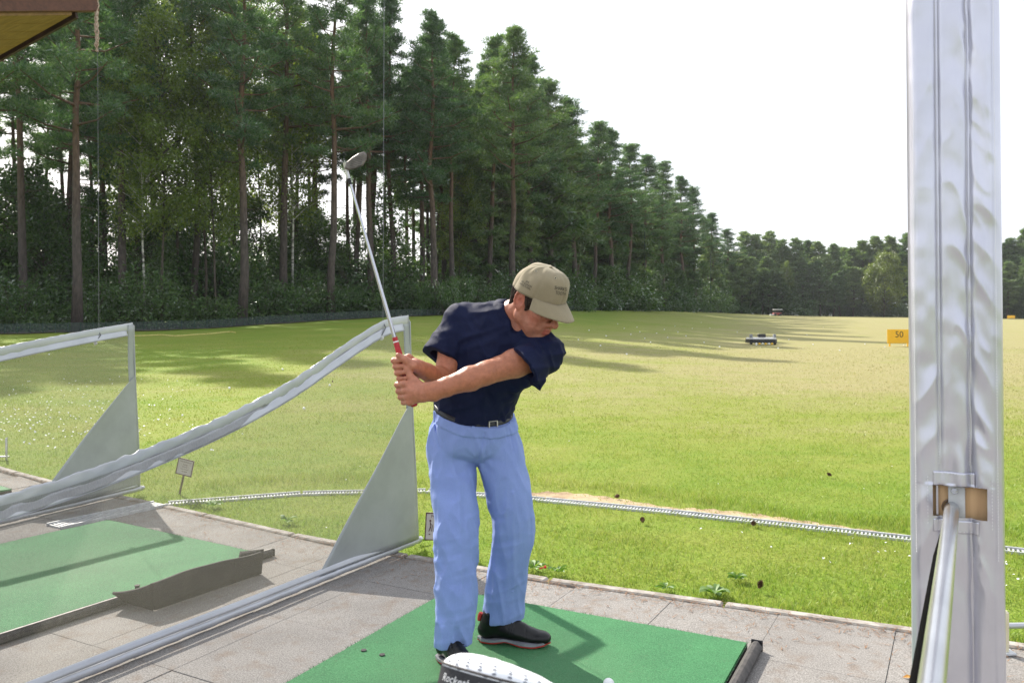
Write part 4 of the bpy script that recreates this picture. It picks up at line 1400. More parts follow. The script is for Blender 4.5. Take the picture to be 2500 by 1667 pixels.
        for i in range(10): B.put(cap(back[i], back[i + 1], .0042, .0042), .003)
        B.put(ell(e0 + HS * (.004 * f_ + .0085 * n_ - .004 * tl), [f_, n_, tl], np.array([.0085, .0055, .013]) * HS), .003, 'sub')
        B.put(ell(e0 + HS * (.002 * f_ - .030 * tl + .002 * n_), [f_, n_, tl], np.array([.009, .006, .010]) * HS), .005)
    # creases at wrists, elbow and tendons of the neck; slight unevenness of flesh
    B.shift(lambda p: .0011 * vnoise(p * 38, 3) + .0007 * vnoise(p * 90, 4), .02)
    V, Q = B.mesh()
    o = mesh_np('person', V, Q, M['skin'])
    # skin colour: redder nose, cheeks, ear, neck; darker stubble; lips
    q = (V - HC) / HS
    f, r, u = q @ HF, q @ HR, q @ HU
    col = np.tile(np.array([.41, .172, .106]), (len(V), 1))
    arm = np.linalg.norm(V - HC, axis=1) > .24
    col[arm] = (.43, .170, .092)
    hand = (np.linalg.norm(np.cross(V - CB, CD), axis=1) < .075) & (V[:, 1] < 3.2) & (V[:, 0] < -.26)
    col[hand] = (.46, .190, .115)
    def blend(m, c):
        m = np.clip(m, 0, 1)[:, None]; col[:] = col * (1 - m) + np.array(c) * m
    head = np.linalg.norm(V - HC, axis=1) < .2
    g = lambda cf, cr, cu, s: np.exp(-((f - cf) ** 2 + (np.abs(r) - cr) ** 2 + (u - cu) ** 2) / s ** 2) * head
    blend(g(.118, 0, -.022, .020) * .6, (.47, .17, .12)); blend(g(.06, .05, -.03, .030) * .55, (.48, .17, .115))
    blend(g(-.012, .080, .0, .030) * .6, (.56, .17, .12))
    blend(g(.07, .03, -.085, .040) * .45, (.33, .185, .135)); blend(g(.03, .055, -.06, .03) * .35, (.35, .185, .13))
    lip = (np.abs(r) < .020) & (f > .085) & (u > -.074) & (u < -.0495)
    blend(lip * .75 * head, (.45, .120, .100))
    nk = np.exp(-((V - NECK) ** 2).sum(1) / .09 ** 2); blend(nk * .6, (.45, .155, .095))
    a = o.data.color_attributes.new('tint', 'FLOAT_COLOR', 'POINT')
    a.data.foreach_set('color', np.concatenate([col, np.ones((len(col), 1))], 1).astype(np.float32).ravel())
    tag(o, 'man in khaki cap and navy polo swinging a golf club on the green mat', 'person')
    return o
MAN = build_body()

# ------------------------------------------------------------------ polo shirt
WB = [P(1056, 984, 3.40), P(1186, 1047, 3.27), P(1258, 1016, 3.45)]         # waistband height at the side, fly and other side
wb_n = nrm(np.cross(WB[1] - WB[0], WB[2] - WB[0])); wb_n = wb_n if wb_n[2] > 0 else -wb_n
HEM_R = P(1079, 871, 3.29); HEM_L = P(1282, 893, 3.125)
def build_shirt():
    S = SDF([-.46, 2.92, .90], [.30, 3.66, 1.56], .0042)
    # sleeves first, with open ends; then the trunk of the shirt
    for Sh, Hem, r0, r1, ra, d in ((SH_L, HEM_L, .070, .080, .070, nrm([-.80, -.25, -.52])), (SH_R, HEM_R, .068, .080, .071, nrm(HEM_R - SH_R))):
        S.put(cap(Sh, Hem + (Hem - Sh) * .4, r0, r1), .03)
        if Sh is SH_L:
            S.put(cap(P(1330, 852, 3.19), P(1318, 872, 3.19), .056, .06), .03)
            S.put(cap(HEM_L, P(1303, 928, 3.13), .06, .042), .03)
        S.put((lambda X, Y, Z, Hem=Hem, d=d: -((X - Hem[0]) * d[0] + (Y - Hem[1]) * d[1] + (Z - Hem[2]) * d[2]), Hem - (.3 if Sh is SH_L else .12), Hem + (.3 if Sh is SH_L else .12)), .002, 'sub')
        ax_ = nrm(Hem - Sh)
        S.put(cap(Hem - ax_ * .02, Hem + ax_ * .08, ra - .020, ra - .004), .002, 'sub')
    torso(S, .004, .03)
    S.put(cap(SPINE[2] + np.array([-.05, -.03, 0]), SPINE[1] + np.array([-.02, -.035, -.01]), .11, .10), .05)   # bloused belly
    for Sh in (SH_R, SH_L):
        S.put(cap(NECK + (Sh - NECK) * .25 + np.array([0, 0, -.015]), Sh + (NECK - Sh) * .12, .062, .062), .04)
    S.put(cap(SH_L + np.array([.005, .03, .0]), SH_L + np.array([-.08, .07, -.07]), .066, .06), .05)   # pulled across the back
    def folds(p):
        n1 = vnoise(np.stack([p @ np.array([9., 4, -5]), p @ np.array([2., 6, 9]), p @ np.array([-4., 3, 22])], 1), 11)
        n2 = vnoise(np.stack([p @ np.array([34., 8, 14]), p @ np.array([3., 12, 4]), p @ np.array([-10., 4, 12])], 1), 12)
        n3 = vnoise(np.stack([p @ np.array([12., 8, 30]), p @ np.array([9., 12, 4]), p @ np.array([-24., 4, 16])], 1), 13)
        low = np.clip((1.22 - p[:, 2]) / .12, 0, 1)
        return -.005 * (1 - 2 * np.abs(n1)) - .0035 * (1 - 2 * np.abs(n2)) - .003 * n3 - .004 * low * (1 - 2 * np.abs(vnoise(p * np.array([22, 22, 10.]), 14)))
    S.shift(folds)
    # neck opening with a V towards the front
    nd = nrm(hp(-.03, 0, -.05) - NECK)
    S.put(cap(NECK + nd * .016, NECK + nd * .12, .057, .080), .006, 'sub')
    vtip = P(1250, 829, 3.18)
    S.put(cap(NECK + nd * .05 + np.array([.02, -.035, 0]), vtip + np.array([.006, -.02, .022]), .042, .010), .006, 'sub')
    # tucked in: stop below the waistband
    S.cut(WB[0] - wb_n * .028, -wb_n)
    V, Q = S.mesh()
    o = mesh_np('polo_shirt', V, Q, M['navy'], MAN)
    # collar: a folded band round the neck, open at the V
    C = MB()
    nd = nrm(hp(-.03, 0, -.05) - NECK)
    fr = nrm(vtip - NECK); fr = nrm(fr - nd * (fr @ nd)); sdv = np.cross(nd, fr)
    def ring(a, r, h): return NECK + nd * h + r * (math.cos(a) * fr * 1.0 + math.sin(a) * sdv)
    aa = np.linspace(R(22), R(338), 46)
    prof = [(.068, .000), (.065, .030), (.068, .036), (.075, .030), (.088, .002), (.084, -.004)]
    Vc = []; Fc = []
    for i, a in enumerate(aa):
        op = min(1, min(a - R(22), R(338) - a) / R(55))         # the points of the collar fall forward and lower
        for r_, h_ in prof: Vc.append(ring(a, r_ + .012 * (1 - op), h_ - .040 * (1 - op) ** 1.5 + .004 * math.sin(3 * a)))
    k = len(prof)
    for i in range(len(aa) - 1):
        for j in range(k - 1): Fc.append((i * k + j, (i + 1) * k + j, (i + 1) * k + j + 1, i * k + j + 1))
    C.add(Vc, Fc); C.build('collar', M['navy'], o, smooth='all', solid=.003)
    # small white emblem on the right sleeve
    return o
SHIRT = build_shirt()

# ------------------------------------------------------------------ trousers
RL = [(1099, 1075, 3.41, 57), (1104, 1150, 3.385, 53.5), (1110, 1225, 3.345, 51.5), (1113, 1295, 3.315, 50.5), (1114, 1370, 3.30, 48), (1113, 1450, 3.28, 48), (1109, 1530, 3.265, 44), (1107, 1585, 3.26, 41)]
LL = [(1208, 1075, 3.43, 57), (1229, 1150, 3.42, 53), (1246, 1225, 3.42, 50.5), (1252, 1285, 3.435, 48), (1247, 1350, 3.46, 46.5), (1237, 1420, 3.48, 46), (1231, 1485, 3.50, 45.5), (1229, 1530, 3.505, 46)]
PEL = P(1157, 1060, 3.415)
def pelvis(T, grow=0.0):
    fwd = nrm([.6, -.8, 0]); up = np.array([0, 0, 1.0])
    for (dz, hw, hd, dx) in ((.10, .165, .126, 0.0), (.06, .170, .133, .002), (.02, .173, .138, .002), (-.03, .171, .138, .004)):
        T.put(ell(PEL + np.array([dx, 0, dz]), [u_hip, fwd, up], [hw + grow, hd + grow, .085]), .03)
    T.put(ell(PEL - fwd * .065 + u_hip * .07 + np.array([0, 0, -.03]), np.eye(3), np.array([.095] * 3) + grow), .05)
    T.put(ell(PEL - fwd * .065 - u_hip * .07 + np.array([0, 0, -.03]), np.eye(3), np.array([.095] * 3) + grow), .05)
def build_trousers():
    T = SDF([-.42, 3.05, -.02], [.22, 3.72, 1.12], .0044)
    pelvis(T)
    for leg in (RL, LL):
        pts = [P(a, b, y) for a, b, y, r in leg]; rad = [r * y / FPX for a, b, y, r in leg]
        path = smooth_path(np.concatenate([np.array(pts), np.array(rad)[:, None]], 1), 26)
        for i in range(25):
            T.put(cap(path[i, :3], path[i + 1, :3], path[i, 3], path[i + 1, 3], np.array([.4, .9, 0]), 1.06), .012)
    kR, kL = P(1114, 1300, 3.315), P(1250, 1290, 3.435)
    cr = P(1166, 1130, 3.33)
    hemR, hemL = P(1106, 1572, 3.26), P(1230, 1512, 3.50)
    def folds(p):
        z = p[:, 2]
        n1 = vnoise(np.stack([p @ np.array([16., 6, 9]), p @ np.array([-5., 14, 3]), p @ np.array([-7., 0, 4.5])], 1), 21)       # long slanting drapes
        n2 = vnoise(np.stack([p @ np.array([9., 3, -20]), p @ np.array([3., 8, 5]), p @ np.array([-4., 4, 26.])], 1), 22)      # cross folds
        n3 = vnoise(p * np.array([30, 30, 12.]), 23)
        n4 = vnoise(np.stack([p @ np.array([26., 9, 5]), p @ np.array([-8., 20, 3]), p @ np.array([-6., 0, 5.5])], 1), 24)   # sharper creases down the leg
        dk = np.exp(-np.minimum(((p - kR) ** 2).sum(1), ((p - kL) ** 2).sum(1)) / .13 ** 2)
        dc = np.exp(-((p - cr) ** 2).sum(1) / .14 ** 2)
        dh = np.exp(-np.minimum(np.abs(z - hemR[2]) + 3 * np.maximum(0, p[:, 0] + .14), np.abs(z - hemL[2]) + 3 * np.maximum(0, -.13 - p[:, 0])) / .10)
        rays = np.sin(np.arctan2(p[:, 2] - cr[2] - .02, p[:, 0] - cr[0]) * 9 + 2 * n1) * dc * np.clip(np.hypot(p[:, 2] - cr[2], p[:, 0] - cr[0]) / .05, 0, 1)
        return (-.0050 * (1 - 2.2 * np.abs(n1)) - (.0004 + .0022 * dk + .0026 * dh) * (1 - 2.2 * np.abs(n2)) - .0010 * n3 - .0018 * rays - .0034 * (1 - 2.6 * np.abs(n4)))
    T.shift(folds)
    def line2(p, a, b):
        a = np.array([a[0], a[2]]); b = np.array([b[0], b[2]]); q = p[:, [0, 2]] - a; d = b - a
        t = np.clip((q @ d) / (d @ d), 0, 1); return np.hypot(*(q - t[:, None] * d).T)
    def seams(p):
        o = np.zeros(len(p)); frt = p[:, 1] < np.interp(p[:, 2], [.1, .6, 1.0], [3.40, 3.38, 3.40])
        for a, b, w, k in ((P(1053, 1002, 3.33), P(1074, 1092, 3.31), .0038, .0050), (P(1183, 1056, 3.28), P(1168, 1120, 3.30), .0036, .0044), (P(1190, 1062, 3.28), P(1184, 1112, 3.29), .0030, .0014),
                           (P(1238, 1022, 3.36), P(1254, 1100, 3.38), .0038, .0040)):
            o += k * np.exp(-(line2(p, a, b) / w) ** 2) * frt
        for a, b in ((P(1124, 1180, 3.3), P(1130, 1560, 3.2)), (P(1252, 1200, 3.36), P(1256, 1500, 3.43))):
            o -= .0050 * np.exp(-(line2(p, a, b) / .009) ** 2) * frt
        return o
    T.shift(seams)
    # crease pressed down the front of each leg comes from the pattern; cut waist and hems, hollow the hems
    # waistband: a band standing a little proud below the waist edge
    X = T.ax[0][:, None, None]; Y = T.ax[1][None, :, None]; Z = T.ax[2][None, None, :]
    dp = (X - WB[0][0]) * wb_n[0] + (Y - WB[0][1]) * wb_n[1] + (Z - WB[0][2]) * wb_n[2]
    T.f = np.minimum(T.f, np.maximum(T.f - .0055, np.abs(dp + .019) - .019)).astype(np.float32)
    T.cut(WB[0], wb_n)
    lo = SDF.put
    for c, tilt, r in ((hemR, np.array([.10, -.08, -1.0]), .066), (hemL, np.array([.12, -.1, -1.0]), .070)):
        nv = nrm(tilt)
        T.put((lambda X, Y, Z, c=c, nv=nv: np.maximum(-((X - c[0]) * nv[0] + (Y - c[1]) * nv[1] + (Z - c[2]) * nv[2]),
               np.sqrt((X - c[0]) ** 2 + (Y - c[1]) ** 2) - .12), c - np.array([.12, .12, .14]), c + np.array([.12, .12, .02])), .002, 'sub')
        T.put(cap(c - nv * .045, c + nv * .05, r - .016, r - .010), .002, 'sub')
    # hollow at the waist so that the shirt goes in
    T.put(ell(SPINE[1] + np.array([0, 0, -.01]), [u_hip, nrm([.6, -.8, 0]), [0, 0, 1]], [.160, .125, .09]), .002, 'sub')
    V, Q = T.mesh()
    o = mesh_np('trousers', V, Q, M['blue'], MAN)
    # waistband, belt loops, button, fly seam, side pocket seams follow the waist
    fwd = nrm([.6, -.8, 0])
    def waist(a, grow, dz):
        d = math.cos(a) * fwd + math.sin(a) * u_hip
        lo_, hi_ = .02, .30
        base = PEL + np.array([.0, 0, 0])
        # ring on the pelvis, lifted to the tilted waist plane
        rr = 1 / math.sqrt((math.cos(a) / (.131 + grow)) ** 2 + (math.sin(a) / (.172 + grow)) ** 2)
        p = base + d * rr
        p[2] = WB[0][2] - ((p[0] - WB[0][0]) * wb_n[0] + (p[1] - WB[0][1]) * wb_n[1]) / wb_n[2] + dz
        return p
    for a in (-35, 38, 100, -95, 150, -150):
        lp = MB(); t = waist(R(a) + .04, .013, -.02) - waist(R(a) - .04, .013, -.02)
        nn = math.cos(R(a)) * fwd + math.sin(R(a)) * u_hip
        lp.box(waist(R(a), .0135, -.018), (.011, .004, .046), np.stack([nrm(t), nrm(nn), [0, 0, 1]], 1), .001)
        lp.build('belt_loop', M['blue'], o)
    MB().sphere(waist(R(2), .012, -.020), .0065, 10, 6).build('button', M['belt'], o, smooth=True)
    return o
TROUS = build_trousers()
def build_belt():
    fwd = nrm([.6, -.8, 0])
    Vb = []; Fb = []; n = 64
    def pt(a, g, dz):
        rr = 1 / math.sqrt((math.cos(a) / (.1345 + g)) ** 2 + (math.sin(a) / (.1755 + g)) ** 2)
        p = PEL + (math.cos(a) * fwd + math.sin(a) * u_hip) * rr
        p[2] = WB[0][2] - ((p[0] - WB[0][0]) * wb_n[0] + (p[1] - WB[0][1]) * wb_n[1]) / wb_n[2] + dz
        return p
    prof = [(-.006, -.004), (.002, -.004), (.0035, .004), (.002, .020), (-.006, .020)]
    for i in range(n):
        for g, dz in prof: Vb.append(pt(2 * math.pi * i / n, g - .002, dz))
    k = len(prof)
    for i in range(n):
        for j in range(k - 1): Fb.append((i * k + j, ((i + 1) % n) * k + j, ((i + 1) % n) * k + j + 1, i * k + j + 1))
    b = MB(); b.add(Vb, Fb); o = b.build('belt', M['belt'], MAN, smooth='all')
    bk = MB(); t = nrm(pt(.1, 0, .01) - pt(-.1, 0, .01))
    c = pt(0, .004, .008); Mx = np.stack([t, fwd, [0, 0, 1]], 1)
    bk.box(c + t * .020, (.005, .006, .032), Mx, .001); bk.box(c - t * .020, (.005, .006, .032), Mx, .001)
    bk.box(c + np.array([0, 0, .0145]), (.045, .006, .004), Mx, .001); bk.box(c - np.array([0, 0, .0145]), (.045, .006, .004), Mx, .001)
    bk.build('buckle', M['steel'], o)
build_belt()

# ------------------------------------------------------------------ hair, brows, eyes
def build_hair():
    Hf = SDF([-.12, 2.98, 1.30], [.26, 3.42, 1.66], .0032)
    def e(c, r, k=.008): Hf.put(ell(hp(*c), HA, np.array(r) * HS), k)
    e((-.020, 0, .042), (.093, .0785, .070))
    e((-.060, 0, -.012), (.042, .064, .045)); e((-.066, 0, -.050), (.028, .056, .040), .015)
    for s in (-1, 1):
        e((.018, s * .0715, .028), (.020, .009, .030)); e((.027, s * .0680, .004), (.010, .007, .027)); e((.040, s * .066, .024), (.020, .008, .016))
        e((-.045, s * .066, .012), (.030, .012, .035))
    # keep the brow and the ears clear
    Hf.put(ell(hp(.088, 0, .05), HA, np.array([.062, .085, .07]) * HS), .004, 'sub')
    for s in (-1, 1): Hf.put(ell(hp(-.010, s * .088, -.004), HA, np.array([.024, .022, .032]) * HS), .003, 'sub')
    def strands(p):
        q = (p - HC) / HS; f, r, u = q @ HF, q @ HR, q @ HU
        return -.0028 * vnoise(np.stack([f * 260, r * 260, u * 45 + f * 40], 1), 31) - .002 * vnoise(np.stack([f * 90, r * 90, u * 30], 1), 32)
    Hf.shift(strands)
    V, Q = Hf.mesh(); mesh_np('hair', V, Q, M['hair'], MAN)
    for s in (-1, 1):
        pts = [hp(.098, s * .014, .026), hp(.093, s * .028, .031), hp(.080, s * .045, .027)]
        MB().tube(pts, [.0045, .0042, .002], 6).build('eyebrow', M['brow'], MAN, smooth=True)
        ey = MB().sphere(hp(.0785, s * .031, .006), .0118 * HS, 14, 10).build('eye', M['eye'], MAN, smooth=True)
        MB().sphere(hp(.0885, s * .031, .0035), np.array([.0046] * 3), 10, 8).build('iris', M['iris'], ey, smooth=True)
        MB().tube([hp(.0905, s * .018, .0055), hp(.0925, s * .030, .0045), hp(.0855, s * .044, .0045)], [.0011, .0015, .001], 5).build('eyelash', M['brow'], MAN)
build_hair()

# ------------------------------------------------------------------ cap with brim
def cap_pt(az, v, out=0.0):
    """az: 0 front, + towards the right ear; v: 0 rim .. 1 button"""
    rf, rr = (.112 if math.cos(az) > 0 else .099) + out, .0905 + out
    t = v * math.pi / 2
    rad = math.cos(t) ** .72; hgt = math.sin(t) ** .92
    f = -.012 + rf * math.cos(az) * rad; r = rr * math.sin(az) * rad
    base = .026 + .155 * (f + .012) * (1 - .6 * v) + .004
    # front panels stand up, seams sink a little, cloth puckers near the button
    seam = max(0, 1 - abs(((az / (math.pi / 3)) % 1) - .5) * 2 / .92) if False else 0
    ph = (az / (math.pi / 3)) % 1.0
    ds = min(ph, 1 - ph)
    dent = -.0022 * math.exp(-(ds / .035) ** 2) * (1 - v ** 8)
    puck = .0022 * math.sin(az * 13 + 2.0 * math.sin(az * 3)) * math.exp(-((v - .72) / .22) ** 2)
    wav = .0018 * math.sin(az * 5 + v * 7) + .0012 * math.sin(az * 9 - v * 11)
    k = 1 + (dent + puck + wav) / .1
    u = base + .107 * hgt + out * hgt + .010 * max(0, math.cos(az)) * math.sin(v * math.pi) ** 1.0
    return hp(f * 1.0 + (k - 1) * .1 * math.cos(az), r + (k - 1) * .1 * math.sin(az), u)
def build_cap():
    c = MB(); nu, nv = 120, 26
    V = []; F = []
    for j in range(nv):
        for i in range(nu): V.append(cap_pt(2 * math.pi * i / nu, j / (nv - 1) * .985))
    V.append(cap_pt(0, 1.0))
    for j in range(nv - 1):
        for i in range(nu):
            a, b = j * nu + i, j * nu + (i + 1) % nu
            F.append((a, a + nu, b + nu, b))
    F += [((nv - 1) * nu + i, len(V) - 1, (nv - 1) * nu + (i + 1) % nu) for i in range(nu)]
    c.add(V, F)
    crown = c.build('cap', M['khaki'], MAN, smooth='all', solid=.003)
    # brim: curved sheet with thickness, seam rows
    b = MB()
    nu, nv = 41, 12
    def brim(i, j):
        a = R(-62) + R(124) * i
        p0 = (cap_pt(a, .0) - HC) / HS
        f, r, u = p0 @ HF, p0 @ HR, p0 @ HU
        w = .078 * max(0.0, math.cos(a * 1.36)) ** .72
        w = max(.004, w)
        f2 = f + w * j * .99; r2 = r * (1 + .10 * j)
        u2 = u + .004 - .014 * j - 3.4 * (r2 ** 2) * (.55 + .62 * j) + 3.4 * r ** 2 * .55 - .010 * j * j
        return hp(f2, r2, u2)
    b.grid(brim, nu, nv)
    bo = b.build('brim', M['khaki'], crown, smooth='all', solid=.004)
    for k in range(6):
        sm = MB(); sm.tube([cap_pt(R(60 * k), v, .0004) for v in np.linspace(.02, .97, 22)], .0011, 5, cap=False)
        sm.build('panel_seam', simple('khaki_thread', (.20, .165, .105), None, rough=.9), crown)
    # button, eyelets
    MB().sphere(cap_pt(0, 1.0) + HU * .002, np.array([.008, .008, .006]), 12, 8).build('cap_button', M['khaki'], crown, smooth=True)
    for az in (30, 90, 150, -30, -90):
        e = MB(); p = cap_pt(R(az), .60, .001); n_ = nrm(p - hp(-.012, 0, .05)); u, w, t = frame_of(n_)
        e.tube([p + .0042 * (math.cos(q) * u + math.sin(q) * w) + n_ * .0008 for q in np.linspace(0, 2 * math.pi, 13)], .0012, 6, cap=False)
        eo = e.build('eyelet', simple('eyelet_thread', (.5, .44, .32), None, rough=.8), crown, smooth=True)
        MB().sphere(p + n_ * .0002, .0028, 8, 5).build('eyelet_hole', M['black'], eo)
    # stitched lettering wrapped onto the cloth
    def emb(txt, size, az0, v0, name, rot=0.0, dv=1.0, shear=0):
        Vt, Ft = text_mesh(txt, size, 'CENTER', 1.0, shear)
        c_, s_ = math.cos(rot), math.sin(rot)
        out = []
        for x, y, z in Vt:
            x, y = x * c_ - y * s_, x * s_ + y * c_
            out.append(cap_pt(az0 - x / .105, v0 + y / .15, .0022))
        lo = mesh_np(name, out, Ft, M['black'], crown, smooth=False)
        lo.data.polygons.foreach_set('use_smooth', np.zeros(len(lo.data.polygons), bool))
        return lo
    emb("SHARK'S", .0165, R(12), .345, 'lettering'); emb("TOOTH", .0145, R(10), .245, 'lettering')
    emb("2014\nART GLEASON\nINVITATIONAL", .0085, R(88), .205, 'lettering')
    # sweatband edge and back strap
    st = MB(); st.tube([cap_pt(a, .012, .0008) for a in np.linspace(0, 2 * math.pi, 61)], .0016, 5, cap=False)
    st.build('rim_seam', simple('rim_thread', (.16, .13, .08), None, rough=.9), crown)
build_cap()

# ------------------------------------------------------------------ golf shoes
def build_shoe(heel, toe, name_lab):
    heel = np.asarray(heel, float); toe = np.asarray(toe, float)
    fx = nrm(toe - heel); sy = np.array([-fx[1], fx[0], 0]); L = np.linalg.norm(toe - heel)
    z0 = heel[2]
    def q(x, y, z): return heel + fx * (x * L) + sy * y + np.array([0, 0, z])
    A = [fx, sy, np.array([0, 0, 1.0])]
    Sf = SDF(np.minimum(heel, toe) - [.09, .09, .03], np.maximum(heel, toe) + [.09, .09, .17], .0034)
    def e(c, r, k=.015): Sf.put(ell(q(*c), A, r), k)
    e((.14, 0, .050), (.046, .036, .040)); e((.20, 0, .085), (.050, .034, .035)); e((.42, 0, .055), (.085, .037, .042))
    e((.60, 0, .045), (.075, .043, .034)); e((.78, .002, .036), (.068, .046, .026)); e((.90, 0, .032), (.034, .034, .022))
    Sf.put(cap(q(.20, 0, .085), q(.22, 0, .125), .040, .040, fx, 1.15), .012)
    Sf.put(cap(q(.30, 0, .105), q(.62, 0, .062), .026, .022), .02)
    Sf.put(cap(q(.21, 0, .13), q(.22, 0, .17), .036, .042, fx, 1.1), .004, 'sub')
    # seams across the instep
    def cr(p):
        d = p - heel; x = (d @ fx) / L; z = d[:, 2]
        o = 0
        for xx in (.44, .475, .51): o = o + .0016 * np.exp(-((x - xx - .5 * (z - .05)) / .006) ** 2) * (z > .02)
        return o + .0014 * np.exp(-((x - .70 + .4 * (z - .04)) / .007) ** 2) * (z > .03)
    Sf.shift(cr, .012)
    Sf.cut(q(0, 0, .017), np.array([0, 0, -1.0]))
    V, Q = Sf.mesh()
    up = mesh_np('shoe', V, Q, M['leather'], MAN)
    # sole: outline with heel, waist and ball
    def outline(grow, n=56):
        pts = []
        for i in range(n):
            a = 2 * math.pi * i / n; cx = math.cos(a); x = .5 + .515 * cx
            w = np.interp(x, [-.02, .06, .2, .40, .62, .8, .93, 1.02], [.0, .030, .038, .033, .046, .047, .032, .0])
            pts.append((x, math.copysign(max(.001, w + grow), math.sin(a)) * (abs(math.sin(a)) ** .25 if x < .06 or x > .94 else 1)))
        return pts
    def slab(z_a, z_b, grow, name, mat, par, arch):
        mb = MB(); o = outline(grow); n = len(o)
        def zz(x, z): return z + arch * .010 * math.exp(-((x - .42) / .13) ** 2) + .010 * max(0, x - .8) / .2
        lo = [q(x, y, zz(x, z_a) if arch else zz(x, z_a)) for x, y in o]; hi = [q(x, y, zz(x, z_b)) for x, y in o]
        F = [(i, (i + 1) % n, (i + 1) % n + n, i + n) for i in range(n)] + [tuple(range(n))[::-1], tuple(range(n, 2 * n))]
        mb.add(lo + hi, F); return mb.build(name, mat, par, smooth=True)
    so = slab(.003, .010, .000, 'outsole', M['sole'], up, 1.0)
    slab(.0098, .019, .003, 'midsole', M['midsole'], up, .8)
    for x, y in ((.12, .024), (.12, -.024), (.22, .026), (.22, -.026), (.62, .034), (.62, -.034), (.78, .036), (.78, -.036), (.9, 0)):
        MB().tube([q(x, y, .0008), q(x, y, .008)], [.003, .008], 7).build('spike', M['white'], so)
    MB().tube([q(.045, 0, .118), q(.03, 0, .105), q(.018, 0, .085)], [.010, .012, .010], 8).build('heel_tab', M['sole'], up, smooth=True)
    la = MB()
    for k, x in enumerate((.40, .46, .52)):
        zt = .094 - (x - .40) * .23
        la.tube([q(x, .024, zt - .008), q(x + .01, .010, zt + .005), q(x + .01, -.010, zt + .005), q(x, -.024, zt - .008)], .0022, 6)
    la.tube([q(.44, 0, .100), q(.47, .022, .103), q(.50, .030, .092), q(.47, .012, .096), q(.44, 0, .100)], .0018, 6)
    la.tube([q(.44, 0, .100), q(.46, -.024, .104), q(.50, -.032, .092), q(.47, -.012, .096), q(.44, 0, .100)], .0018, 6)
    la.build('lace', M['belt'], up, smooth=True)
    return up
MATZ = .033
h = G(1168, 1562, MATZ); t = G(1342, 1577, MATZ)
build_shoe(h, t, 'front')
h = G(1072, 1612, MATZ); d = nrm([.50, -.80, 0])
h = h - d * .05 + np.array([.028, 0, 0])
build_shoe(h, h + d * .295, 'rear')

# ------------------------------------------------------------------ golf club in his hands
def build_club():
    root = thing('golf_club', 'steel iron golf club with red grip held up in the man\'s hands', 'golf club', tuple(CB))
    o0 = CB
    L = np.linalg.norm(CT - CB)
    mb = MB(); mb.tube([CB + CD * s for s in (0, .004, .02, .10, .20, .268)], [.009, .0135, .0138, .0128, .0112, .0094], 14)
    for s in np.arange(.03, .26, .012):
        r_ = float(np.interp(s, [.02, .268], [.0138, .0094])) + .0006
        mb.tube([CB + CD * s, CB + CD * (s + .006)], [r_, r_], 14, cap=False)
    g = mb.build('grip', M['grip'], root, smooth=True, offset=o0)
    mb = MB(); mb.tube([CB + CD * .248, CB + CD * .253], [.0108, .0106], 14); mb.build('grip_band', M['white'], g, smooth=True, offset=o0)
    mb = MB()
    pts = []; rad = []
    for i, s in enumerate(np.linspace(.262, L - .055, 10)):
        pts.append(CB + CD * s); rad.append(.0078 - .0030 * i / 9)
    mb.tube(pts, rad, 12); mb.build('shaft', M['chrome'], root, smooth=True, offset=o0)
    mb = MB(); mb.tube([CB + CD * (L - .065), CB + CD * (L - .04)], [.0062, .0068], 12); mb.build('ferrule', M['black'], root, smooth=True, offset=o0)
    mb = MB(); mb.tube([CB + CD * (L - .042), CT, P(843, 398, CY)], [.0068, .0066, .009], 12); 
    hd = mb.build('hosel', M['steel'], root, smooth=True, offset=o0)
    out = [(840, 412), (846, 396), (860, 384), (876, 374), (889, 370), (896, 377), (895, 391), (887, 404), (870, 412), (853, 416)]
    A = [P(x, y, CY - .010) for x, y in out]; B_ = [P(x, y, CY + .006) for x, y in out]
    cA = sum(A) / len(A); cB = sum(B_) / len(B_)
    n = len(out)
    Vh = A + B_ + [cA + (p - cA) * .84 - np.array([0, .004, 0]) for p in A] + [cB + (p - cB) * .78 - np.array([0, .004, 0]) for p in B_]
    F = [(i, (i + 1) % n, n + (i + 1) % n, n + i) for i in range(n)]
    F += [(i, 2 * n + i, 2 * n + (i + 1) % n, (i + 1) % n) for i in range(n)] + [(n + i, n + (i + 1) % n, 3 * n + (i + 1) % n, 3 * n + i) for i in range(n)]
    F += [tuple(range(2 * n, 3 * n))[::-1], tuple(range(3 * n, 4 * n))]
    mb = MB(); mb.add(Vh, F); ch = mb.build('club_head', M['headsteel'], root, offset=o0)
    gr = MB()
    for k in range(7):
        y = 382 + k * 4.4
        gr.tube([P(857 - k * .6, y + 6, CY - .0147), P(886 - k * .8, y - 1, CY - .0147)], .0006, 4)
    gr.build('face_groove', M['darkgrey'], ch, offset=o0)
    return root
build_club()
